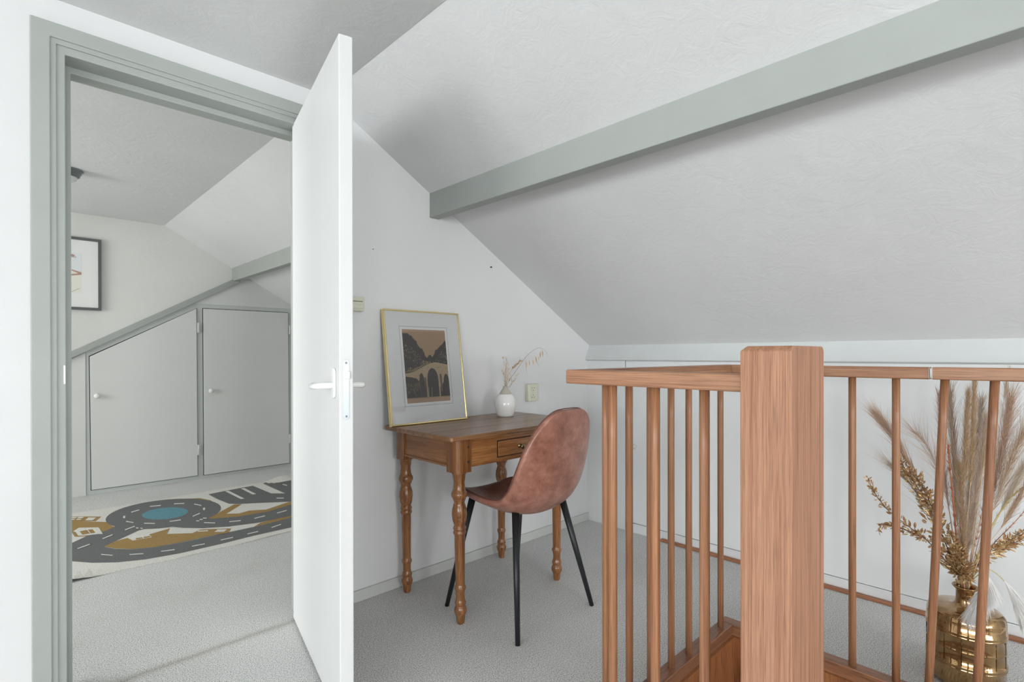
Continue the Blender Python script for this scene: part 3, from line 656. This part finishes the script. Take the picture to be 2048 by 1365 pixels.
def leaf(bm, p, d, L, Wd, up=None, mi=0, curl=.15, rnd=random):
    """pointed closed husk or leaf: two bent sheets"""
    d = Vector(d).normalized(); up = Vector(up) if up is not None else Vector((rnd.uniform(-1, 1), rnd.uniform(-1, 1), rnd.uniform(-.3, 1)))
    s = d.cross(up)
    if s.length < 1e-3: s = d.orthogonal()
    s.normalize(); n = s.cross(d).normalized(); p = Vector(p)
    a = bm.verts.new(p); e = bm.verts.new(p+d*L+n*L*curl); prevs = []
    for t, w_, h in ((.28, .85, .5), (.62, .9, .7)):
        c_ = p+d*L*t+n*(L*curl*t*t)
        prevs.append((bm.verts.new(c_-s*Wd*w_*.5+n*Wd*.18), bm.verts.new(c_-n*Wd*.08), bm.verts.new(c_+s*Wd*w_*.5+n*Wd*.18)))
    (l1, m1_, r1), (l2, m2_, r2) = prevs
    for f in ((a, m1_, l1), (a, r1, m1_), (l1, m1_, m2_, l2), (m1_, r1, r2, m2_), (l2, m2_, e), (m2_, r2, e)): bm.faces.new(f).material_index = mi
rn = random.Random(3)
def P3(u, v, y=2.03):       # on the vertical plane of the bouquet, parallel to the wall
    return on(u, v, 1, y)
mouth = Vector((1.905, 2.015, DZt+.135))
# sprig 1: arching stem with hanging spikelets
sp = empty('oat_sprig', mouth, label='long dark arching oat sprig with hanging husks in the bud vase', cat='dried plant')
arc = spline([mouth, P3(1018, 762), P3(1033, 741), P3(1052, 714), P3(1067, 701), P3(1080, 696), P3(1090, 702), P3(1095, 710)], 5)
bm = bmesh.new(); tube(bm, arc, [.0012-.0008*i/len(arc) for i in range(len(arc))], 5); tube(bm, [P3(1023, 757), P3(1024, 768, 2.01), P3(1019, 776, 2.01)], .0007, 4); mk('stem', bm, M_stem, sp)
bm = bmesh.new()
for (u, v0, v1, w_) in ((1052, 722, 738, .011), (1058, 719, 733, .005), (1065, 719, 731, .009), (1071, 713, 727, .009), (1077, 711, 723, .007), (1080, 703, 716, .009), (1084, 700, 714, .008), (1094, 703, 716, .004)):
    leaf(bm, P3(u, v0), P3(u+rn.uniform(-1, 3), v1)-P3(u, v0), (P3(u, v0)-P3(u, v1)).length*1.05, w_*1.2, (0, -1, 0.1), rn.randint(0, 1), .05, rn)
    tube(bm, [P3(u, v0), P3(u-2, v0-8)], .0003, 3)
tube(bm, [P3(1052, 733), P3(1053, 743), P3(1056, 754)], [.0010, .0006, .0002], 4, 2); tube(bm, [P3(1074, 725), P3(1079, 735)], [.0009, .0003], 4, 2)
mk('husk', bm, [M_oat, M_oat2, M_stem], sp)
# sprig 2: pale bunch, sprig 3: golden ear
sp = empty('quaking_grass', mouth, label='pale beige dried grass bunch standing in the bud vase', cat='dried plant')
bm = bmesh.new(); bl = bmesh.new()
for (u, v) in ((1007, 716), (1014, 714), (1010, 726), (1016, 730), (1020, 742), (1005, 740), (1008, 748), (1014, 752), (1012, 736), (1019, 735), (1038, 749), (1028, 762), (1031, 758), (1010, 760), (1016, 758), (1021, 752)):
    y = 2.015+rn.uniform(-.02, .02); tip = P3(u, v, y); mid = mouth.lerp(tip, .5)+Vector((rn.uniform(-.004, .004),)*3)
    tube(bm, [mouth, mid, tip], [.0009, .0006, .0004], 4)
    for k in range(5): 
        q = mid.lerp(tip, .3+.7*k/5)+Vector((rn.uniform(-.006, .006), rn.uniform(-.006, .006), rn.uniform(-.004, .004)))
        leaf(bl, q, (tip-mid)+Vector((rn.uniform(-.03, .03), rn.uniform(-.02, .02), rn.uniform(-.01, .02))), rn.uniform(.014, .024), rn.uniform(.004, .007), rnd=rn)
for (u, v) in ((1007, 716),):
    c0 = P3(u, v); lathe(bl, [(0, -.006), (.006, -.003), (.008, .001), (.005, .006), (0, .008)], c0, 10)
mk('stem', bm, M_oat, sp); mk('husk', bl, mat('pale_husk', (.66, .56, .45), .75), sp)
sp = empty('grass_ear', mouth, label='single golden bristly grass ear in the bud vase', cat='dried plant')
A_, B_ = P3(1023, 739), P3(1041, 722)
bm = bmesh.new(); tube(bm, [mouth, P3(1014, 758), A_, B_], [.0009, .0007, .0006, .0004], 4); mk('stem', bm, M_oat, sp)
bm = bmesh.new()
for i in range(90):
    t = rn.random(); q = A_.lerp(B_, t); r = .008*math.sin(PI*(.15+.8*t)); dd = (B_-A_).normalized(); o_ = Vector((rn.gauss(0, 1), rn.gauss(0, 1), rn.gauss(0, 1))).normalized()
    leaf(bm, q, dd*.9+o_*.6, .014, .0028, rnd=rn, mi=0)
mk('bristle', bm, M_oat2, sp)

# ------------------------------------------------------------------ leather shell chair
chair = empty('shell_chair', (1.625, 1.632, 0), label='brown leather bucket chair with black tapered legs pulled up to the desk', cat='chair')
CL = [(.236, .462, .06, .000), (.230, .474, .118, .006), (.200, .480, .160, .016), (.15, .474, .186, .028), (.08, .462, .203, .038), (0, .450, .213, .048), (-.075, .445, .216, .056), (-.140, .455, .216, .064), (-.190, .490, .216, .066), (-.222, .540, .214, .062), (-.240, .60, .211, .056), (-.253, .66, .204, .048), (-.264, .72, .192, .040), (-.273, .775, .174, .030), (-.280, .825, .148, .018), (-.285, .862, .110, .009), (-.287, .882, .060, .003)]
def shell(off, name, m, solid, bev=False):
    bm = bmesh.new(); NU = 20; rows = []
    cl = []
    for i in range(len(CL)-1):
        cl.append(CL[i]); cl.append(tuple((a+b)/2 for a, b in zip(CL[i], CL[i+1])))
    cl.append(CL[-1])
    for i, (y, z, w_, c_) in enumerate(cl):
        a = cl[max(0, i-1)]; b = cl[min(len(cl)-1, i+1)]; t = Vector((0, b[0]-a[0], b[1]-a[1])).normalized(); n = Vector((0, -t.z, t.y))
        if n.z < 0 and n.y < 0: n = -n
        n = Vector((0, t.z, -t.y)); n = n if (n.z > 0 or n.y > 0) else -n
        row = []
        for k in range(NU+1):
            u = -1+2*k/NU; p = Vector((w_*math.sin(u*PI/2)*1.0 if False else w_*u, y, z))+n*(c_*abs(u)**2.4*1.15)
            row.append(bm.verts.new(p))
        rows.append(row)
    for r0, r1 in zip(rows, rows[1:]):
        for k in range(NU): bm.faces.new((r0[k], r0[k+1], r1[k+1], r1[k])).smooth = True
    o = mk(name, bm, m, chair, local=True, smooth=True)
    s = o.modifiers.new('pad', 'SOLIDIFY'); s.thickness = solid; s.offset = 0; s.use_even_offset = False
    q = o.modifiers.new('smooth', 'SUBSURF'); q.levels = 1; q.render_levels = 2
    return o, rows
sh, _r = shell(0, 'seat_shell', M_leather, .030)
# piping around the rim
rim = []
cl = CL
def rimpt(i, s):
    y, z, w_, c_ = CL[i]; a = CL[max(0, i-1)]; b = CL[min(len(CL)-1, i+1)]; t = Vector((0, b[0]-a[0], b[1]-a[1])).normalized(); n = Vector((0, t.z, -t.y)); n = n if (n.z > 0 or n.y > 0) else -n
    return Vector((s*(w_*.975), y, z))+n*(c_*1.15)+n*.0065
path = [rimpt(i, 1) for i in range(len(CL))]+[rimpt(i, -1) for i in range(len(CL)-1, -1, -1)]; path.append(path[0])
path = spline(path, 3)
bm = bmesh.new(); tube(bm, path, .0022, 6, cap=False); mk('piping', bm, mat('dark_piping', (.16, .06, .045), .5), chair, local=True, smooth=True)
for sx in (-1, 1):
    for sy in (-1, 1):
        bm = bmesh.new(); f = Vector((sx*.2285, sy*.2205, 0)); t = Vector({(-1, 1): (-.160, .125, .482), (-1, -1): (-.135, -.115, .462), (1, -1): (.148, -.120, .462), (1, 1): (.13, .12, .465)}[(sx, sy)])
        if sx > 0 and sy > 0: f.x -= .03
        tube(bm, [f, f.lerp(t, .5), t], [.0095, .0125, .0155], 20); mk('leg', bm, M_black, chair, local=True)
bm = bmesh.new(); box(bm, -.055, .055, -.06, .06, .428, .440); mk('seat_bracket', bm, M_black, chair, local=True, bevel=.004)

# ------------------------------------------------------------------ stair railing
rl = empty('stair_railing', (1.113, .40, 0), label='brown wooden stair railing with thick newel post and round spindles', cat='railing')
RZ0, RZ1 = 1.022, 1.0595
def wbox(name, b, m, parent, bv=.004, **k):
    bm = bmesh.new(); box(bm, *b); return mk(name, bm, m, parent, bevel=bv, seg=3, **k)
wbox('handrail', (1.091, 1.135, .430, .918, RZ0, RZ1), M_raily, rl)
wbox('handrail', (1.135, 2.0365, .874, .918, RZ0, RZ1), M_railx, rl)
wbox('handrail', (2.0365, 2.081, .2645, .918, RZ0, RZ1), M_raily, rl)
wbox('base_rail', (1.091, 1.135, .430, .922, 0.001, .050), M_curby, rl)
wbox('base_rail', (1.135, 2.033, .870, .922, 0.001, .050), M_curbx, rl)
wbox('base_rail', (2.033, 2.083, -.80, .922, 0.001, .050), M_curby, rl)
# newel: chamfered top on three sides
px0, px1, py0, py1, pt, ch = 1.075, 1.276, .347, .4445, 1.1165, .010
bm = bmesh.new()
b4 = [(px0, py0), (px1, py0), (px1, py1), (px0, py1)]; t4 = [(px0+ch, py0), (px1-ch, py0), (px1-ch, py1-ch), (px0+ch, py1-ch)]
vb = [bm.verts.new((x, y, -.30)) for x, y in b4]; vm = [bm.verts.new((x, y, pt-ch)) for x, y in b4]; vt = [bm.verts.new((x, y, pt)) for x, y in t4]
bm.faces.new(vb[::-1]); bm.faces.new(vt)
for lo, hi in ((vb, vm), (vm, vt)):
    for i in range(4): bm.faces.new((lo[i], lo[(i+1) % 4], hi[(i+1) % 4], hi[i]))
mk('newel_post', bm, M_post, rl, bevel=.0022)
R_SP = .0112
def spindle(parent, x, y, z0=.049, z1=RZ0+.001, dx=0, dy=0):
    bm = bmesh.new(); n = 7
    tube(bm, [(x+dx*(1-i/n), y+dy*(1-i/n), z0+(z1-z0)*i/n) for i in range(n+1)], R_SP, 20); return mk('spindle', bm, M_spin, parent)
for u in (1225.5, 1310.5, 1409): p = on(u, 1000, 0, 1.113); spindle(rl, 1.113, p.y)
for u in (1212, 1258.5, 1300.5, 1342.2, 1377.5, 1410.5, 1441): p = on(u, 1000, 1, .896); spindle(rl, p.x, .896)
for y in (.755, .615, .475, .354): spindle(rl, 2.058, y)
bm = bmesh.new(); 
# gate
gt = empty('stair_gate', (2.058, .262, 0), label='hinged wooden stair gate continuing the rail in front of dried grasses', cat='gate')
wbox('gate_rail', (2.0365, 2.081, -.60, .2625, RZ0, RZ1), M_raily, gt)
for y in (.232, .120, -.005, -.13, -.255, -.38, -.505): spindle(gt, 2.058, y, z0=.052 if y > .2 else .079, dy=.040)
wbox('gate_bottom_rail', (2.0365, 2.081, -.60, .262, .056, .080), M_raily, gt)
bm = bmesh.new(); lathe(bm, [(0, -.017), (.0022, -.017), (.0032, -.014), (.0032, .014), (.0022, .017), (0, .017)], (2.034, .2635, 1.0415), 14); box(bm, 2.0352, 2.0375, .2590, .2680, 1.0245, 1.0585); mk('hinge', bm, mat('dull_hinge_metal', (.38, .38, .36), .45, .8), gt)

# ------------------------------------------------------------------ large vase with dried flowers
VC = at_depth(1930.5, 1300, 1.775); VC.z = 0
gv = empty('glass_vase', VC, label='large round gold glass vase on the carpet behind the railing', cat='vase')
bm = bmesh.new(); n = 72; NP = 14
def facet(a): return 1+.012*math.cos(NP*a)
pr = [(0, .004), (.078, .004), (.084, 0), (.092, .006), (.100, .018), (.1035, .034), (.104, .070), (.1065, .073), (.1065, .077), (.104, .080), (.1065, .083), (.1065, .087), (.1035, .090), (.1035, .128), (.105, .131), (.1035, .134), (.1035, .174), (.1065, .177), (.1065, .181), (.104, .184), (.1065, .187), (.1065, .191), (.104, .194), (.104, .222), (.101, .236), (.093, .245), (.080, .249), (.050, .249), (.034, .253), (.0275, .263), (.0255, .280), (.0255, .305), (.030, .309), (.036, .316), (.034, .319), (.027, .312), (.023, .300), (.023, .26), (0, .255)]
lathe(bm, pr, VC, n)
body = mk('vase_body', bm, M_vgold, gv)
for k in range(NP):
    a = 2*PI*k/NP; d = Vector((math.cos(a), math.sin(a), 0)); bm = bmesh.new(); tube(bm, [VC+d*.1030+Vector((0, 0, z)) for z in (.086, .10, .12, .15, .180)], .0016, 6)
    mk('raised_rib', bm, M_vdark, gv)
MO = VC+Vector((0, 0, .312))
def B(u, v, off=0): return at_depth(u, v, 1.78+off)
# materials of the plants
M_gl = mat('gold_leaf_paint', (.62, .44, .22), .34, .45); M_gl2 = mat('bronze_leaf', (.46, .27, .13), .42, .35)
M_tan = mat('tan_grass', (.74, .56, .39), .8); M_brn = mat('brown_grass', (.54, .37, .26), .8); M_gry = mat('grey_grass', (.42, .37, .33), .8)
M_pink = mat('dusty_pink_grass', (.70, .46, .37), .8); M_org = mat('orange_stem', (.50, .16, .065), .7); M_yel = mat('yellow_stem', (.58, .47, .19), .7)
M_wht = mat('white_feather', (.97, .96, .94), .85); M_crm = mat('cream_plume', (.84, .77, .66), .85)
def hair(bm, p, d, L, r, bend, mi=0, n=4):
    d = Vector(d).normalized(); pts = [Vector(p)+d*(L*i/n)+Vector(bend)*((i/n)**2) for i in range(n+1)]
    tube(bm, pts, [r*(1-.85*i/n) for i in range(n+1)], 3, mi, cap=False)
def plume(name, label, path, start, nh, Lh, spread, mats, seed, rstem=.0014, rh=.00045, droop=0, thin=.6, cat='dried grass', bendz=0, hairname='plume_hair'):
    R_ = random.Random(seed); root = empty(name, MO, label=label, cat=cat, group=None)
    P_ = spline([MO-Vector((0, 0, .04))]+path, 5)
    bm = bmesh.new(); tube(bm, P_, [rstem*(1-.6*i/len(P_)) for i in range(len(P_))], 5); mk('stem', bm, mats[0], root)
    bm = bmesh.new(); N = len(P_)-1
    for i in range(int(nh*2.1)):
        t = start+(1-start)*R_.random(); f = t*N; a = int(min(N-1, f)); q = P_[a].lerp(P_[a+1], f-a); d = (P_[a+1]-P_[a]).normalized()
        o = Vector((R_.gauss(0, 1), R_.gauss(0, 1), R_.gauss(0, 1))).normalized(); L = 1.2*Lh*R_.uniform(.5, 1.15)*(1-.35*(t-start)/(1-start))
        bend = Vector((R_.gauss(0, .12), R_.gauss(0, .12), R_.gauss(0, .12)-droop))*L*.9+Vector((0, 0, bendz*L))
        hair(bm, q, d+o*spread*R_.uniform(.3, 1), L, rh*1.25*R_.uniform(.7, 1.3), bend, R_.randrange(len(mats)))
    mk(hairname, bm, mats, root, kind='stuff'); return root
plume('foxtail_grass', 'brown feathery grass arching far left out of the gold vase', [B(1908, 1115), B(1858, 1000), B(1812, 915), B(1785, 873), B(1768, 850)], .48, 320, .125, .22, [M_brn, M_tan, M_pink], 1, rh=.0005)
plume('foxtail_grass', 'fine wispy grass spreading left just above the gold-leaf twig', [B(1906, 1120, .03), B(1862, 1030, .03), B(1825, 975, .03), B(1795, 945, .03)], .45, 80, .16, .22, [M_gry, M_tan], 2, rh=.0004)
plume('foxtail_grass', 'thin grass fan crossing behind the left gate spindle', [B(1910, 1100, .05), B(1890, 980, .05), B(1858, 900, .05), B(1835, 870, .05)], .4, 90, .14, .6, [M_gry, M_pink, M_tan], 3, rh=.00038)
plume('foxtail_grass', 'dark grey upright grass beside the left gate spindle', [B(1918, 1100, .04), B(1912, 980, .04), B(1906, 880, .04), B(1900, 800, .04)], .35, 330, .13, .26, [M_gry, M_brn, M_tan], 4, rh=.0005)
plume('foxtail_grass', 'reddish thin grass tip rising left of the gate spindle', [B(1912, 1100, .08), B(1893, 980, .08), B(1882, 870, .08), B(1877, 790, .08)], .45, 190, .06, .45, [M_pink, M_brn], 5, rh=.00045)
plume('reed_plume', 'dense golden-tan reed plume standing in the middle of the bouquet', [B(1924, 1100), B(1928, 980), B(1932, 880), B(1936, 800)], .50, 900, .06, .17, [M_tan, mat('golden_grass', (.60, .43, .22), .8), M_brn], 6, rh=.0007)
plume('reed_plume', 'tallest golden reed plume, touching the gate rail', [B(1930, 1100, .02), B(1940, 980, .02), B(1946, 870, .02), B(1949, 775, .02)], .50, 900, .06, .15, [M_tan, mat('gold_brown_grass', (.56, .39, .20), .8), M_tan], 7, rh=.0007)
plume('reed_plume', 'slender straw-coloured plume leaning right inside the bouquet', [B(1944, 1100, .01), B(1962, 970, .01), B(1975, 870, .01), B(1992, 780, .01)], .55, 260, .05, .16, [mat('straw', (.62, .47, .28), .7), M_tan], 8, rstem=.002, rh=.0006)
plume('pampas_grass', 'soft pinkish pampas plume filling the centre of the bouquet', [B(1938, 1090, .05), B(1952, 980, .05), B(1965, 900, .05), B(1972, 840, .05)], .22, 1000, .06, .65, [M_pink, M_crm, M_tan], 9, rh=.00038)
plume('pampas_grass', 'greyish pampas plume behind the reed plumes', [B(1934, 1090, .09), B(1940, 970, .09), B(1958, 860, .09), B(1962, 810, .09)], .2, 800, .07, .5, [M_gry, M_tan, M_crm], 10, rh=.00038)
plume('pampas_grass', 'brown bushy grass low in the centre of the bouquet', [B(1926, 1110, -.03), B(1925, 1050, -.03), B(1922, 980, -.03), B(1920, 940, -.03)], .1, 800, .06, .5, [M_tan, M_brn, M_oat2], 11, rh=.00045)
plume('foxtail_grass', 'rust-brown bristly grass right of the right gate spindle', [B(1955, 1090, .03), B(1985, 980, .03), B(2008, 880, .03), B(2020, 810, .03)], .4, 330, .13, .34, [M_brn, M_pink, M_tan], 12, rh=.0005)
plume('foxtail_grass', 'tan grass fanning out to the far right of the bouquet', [B(1960, 1090, 0), B(1998, 990, 0), B(2028, 910, 0), B(2060, 850, 0)], .4, 240, .17, .30, [M_tan, M_brn, M_crm], 13, rh=.0005)
plume('foxtail_grass', 'single grass stem peeking above the gate rail', [B(1950, 1080, .10), B(1985, 950, .10), B(2005, 820, .10), B(2018, 742, .10)], .8, 110, .04, .3, [M_tan, M_crm], 14, rh=.0005)
plume('pampas_grass', 'large cream pampas plume at the right edge of the bouquet', [B(1965, 1100, .06), B(2010, 1010, .06), B(2045, 940, .06), B(2075, 880, .06)], .45, 800, .07, .42, [M_crm, M_crm, M_tan], 15, rh=.0004)
plume('reed_plume', 'wide tan plume leaning low to the right of the bouquet', [B(1962, 1110, -.04), B(2000, 1060, -.04), B(2030, 1010, -.04), B(2062, 950, -.04)], .5, 320, .06, .2, [M_tan, M_brn], 16, rh=.0006)
def tuft(name, label, path, mats, r, cat, seed, nb=30, Lb=.02):
    R_ = random.Random(seed); root = empty(name, MO, label=label, cat=cat); P_ = spline([MO-Vector((0, 0, .03))]+path, 5); bm = bmesh.new()
    tube(bm, P_, [r*(1-.5*i/len(P_)) for i in range(len(P_))], 6); mk('stem', bm, mats[0], root)
    bm = bmesh.new()
    for i in range(nb):
        t = .3+.7*R_.random(); a = min(len(P_)-2, int(t*(len(P_)-1))); o = Vector((R_.gauss(0, 1), R_.gauss(0, 1), R_.gauss(0, 1))).normalized(); hair(bm, P_[a], (P_[a+1]-P_[a]).normalized()+o*.5, Lb*R_.uniform(.6, 1.2), .0008, (0, 0, 0), R_.randrange(len(mats)), 2)
    mk('side_shoot', bm, mats, root, kind='stuff')
tuft('dyed_stem', 'orange-red dyed twig just right of the left gate spindle', [B(1916, 1110, -.02), B(1908, 1020, -.02), B(1899, 930, -.02), B(1897, 890, -.02)], [M_org, M_org], .0030, 'dried twig', 21, 160, .022)
tuft('dyed_stem', 'dusty red dyed twig in front of the right gate spindle', [B(1946, 1110, .0), B(1962, 1040, .0), B(1975, 960, .0), B(1982, 920, .0)], [M_pink, M_org], .0018, 'dried twig', 22, 160, .022)
tuft('dyed_stem', 'yellow dyed twig bending right from the vase mouth', [B(1950, 1130, -.02), B(1970, 1080, -.02), B(2010, 1010, -.02), B(2045, 975, -.02)], [M_yel, M_yel], .0028, 'dried twig', 23, 100, .018)
tuft('dyed_stem', 'thin dark red twig leaning out to the lower right', [B(1955, 1130, .02), B(1990, 1085, .02), B(2025, 1050, .02), B(2060, 1010, .02)], [M_org, M_gl2], .0018, 'dried twig', 24, 50, .016)
def leaf_branch(label, paths, mats, seed, dens=14, Ll=.024, cl=.013, start=.35):
    R_ = random.Random(seed); root = empty('gold_leaf_branch', MO, label=label, cat='dried branch'); bs = bmesh.new(); bl = bmesh.new()
    for path in paths:
        P_ = spline(path, 6); N = len(P_)-1; tube(bs, P_, [.0016*(1-.6*i/N)+.0003 for i in range(N+1)], 5)
        st = start if (path[0]-MO).length < .06 else .0
        n = int(dens*sum((P_[i+1]-P_[i]).length for i in range(N))*100/6)
        for i in range(n):
            t = st+(1-st)*R_.random(); f = t*N; a = int(min(N-1, f)); q = P_[a].lerp(P_[a+1], f-a); d = (P_[a+1]-P_[a]).normalized()
            o = Vector((R_.gauss(0, 1), R_.gauss(0, 1), R_.gauss(0, 1))).normalized(); sc = 1-.45*t
            q2 = q+o*cl*sc*R_.random(); leaf(bl, q2, d*.8+o*R_.uniform(.5, 1.3), Ll*sc*R_.uniform(.6, 1.1), Ll*.42*sc*R_.uniform(.7, 1.1), mi=R_.randrange(len(mats)), rnd=R_, curl=R_.uniform(-.1, .3))
    mk('twig', bs, mat('dark_twig', (.16, .10, .06), .7), root); mk('leaves', bl, mats, root)
J = B(1915, 1150, -.02)
leaf_branch('gold-leaved branch reaching lower left, its tip left of the fixed spindle', [[J, B(1885, 1115, -.03), B(1850, 1078, -.03), B(1815, 1052, -.03), B(1780, 1025, -.03), B(1755, 995, -.03), B(1743, 975, -.03), B(1736, 957, -.03)], [B(1848, 1076, -.03), B(1815, 1062, -.03), B(1785, 1053, -.03), B(1765, 1050, -.03), B(1755, 1062, -.03)]], [M_gl, M_gl2, M_gl2], 31, 24)
leaf_branch('thick gold-leaved branch rising upper left behind a spindle', [[J, B(1892, 1090), B(1872, 1045), B(1850, 1000), B(1828, 965), B(1808, 935), B(1797, 912)], [B(1880, 1060, -.02), B(1862, 1010, -.02), B(1842, 970, -.02), B(1822, 945, -.02)]], [M_gl, M_gl2, M_gl2], 32, 60, .024, .036, .2)
leaf_branch('dense clump of gold leaves just above the vase mouth', [[J, B(1914, 1120, -.05), B(1908, 1090, -.05), B(1903, 1070, -.05)], [J, B(1925, 1125, -.05), B(1922, 1095, -.05)], [J, B(1930, 1150, -.06), B(1938, 1165, -.06)]], [M_gl, M_gl2], 33, 80, .024, .022, 0)
leaf_branch('copper-gold leaved branch reaching out to the lower right', [[J, B(1950, 1135, -.02), B(1978, 1110, -.02), B(2005, 1098, -.02), B(2030, 1086, -.02), B(2055, 1072, -.02), B(2075, 1060, -.02)], [B(1985, 1104, -.02), B(2015, 1085, -.02), B(2050, 1060, -.02)]], [M_gl2, M_gl2, M_gl], 34, 55, .024, .018, .25)
# white drooping feathers
def feather(label, path, start, nh, Lh, spread, seed):
    R_ = random.Random(seed); root = empty('white_pampas', MO, label=label, cat='dried grass'); P_ = spline(path, 6); N = len(P_)-1
    bm = bmesh.new(); tube(bm, P_, [.0018*(1-.6*i/N) for i in range(N+1)], 5); mk('stem', bm, M_yel, root)
    bm = bmesh.new()
    for i in range(nh):
        t = start+(1-start)*R_.random(); f = t*N; a = int(min(N-1, f)); q = P_[a].lerp(P_[a+1], f-a); d = (P_[a+1]-P_[a]).normalized()
        o = Vector((R_.gauss(0, 1), R_.gauss(0, 1), R_.gauss(0, 1))).normalized(); L = Lh*R_.uniform(.6, 1.1)
        hair(bm, q, d+o*spread*R_.uniform(.1, 1), L, .0010, Vector((0, 0, -.18*L)), 0)
    mk('plume_hair', bm, [M_wht], root, kind='stuff')
feather('bright white feathery plume drooping over the front of the gold vase', [B(1940, 1165, -.04), B(1953, 1146, -.08), B(1968, 1140, -.11), B(1974, 1156, -.125), B(1968, 1180, -.13), B(1958, 1204, -.13)], .52, 4200, .078, .46, 41)
feather('white plume hanging past the right side of the gold vase', [B(1945, 1160, .0), B(1975, 1140, -.02), B(2002, 1156, -.03), B(2018, 1178, -.04), B(2030, 1202, -.04), B(2040, 1225, -.04)], .45, 1700, .085, .26, 42)
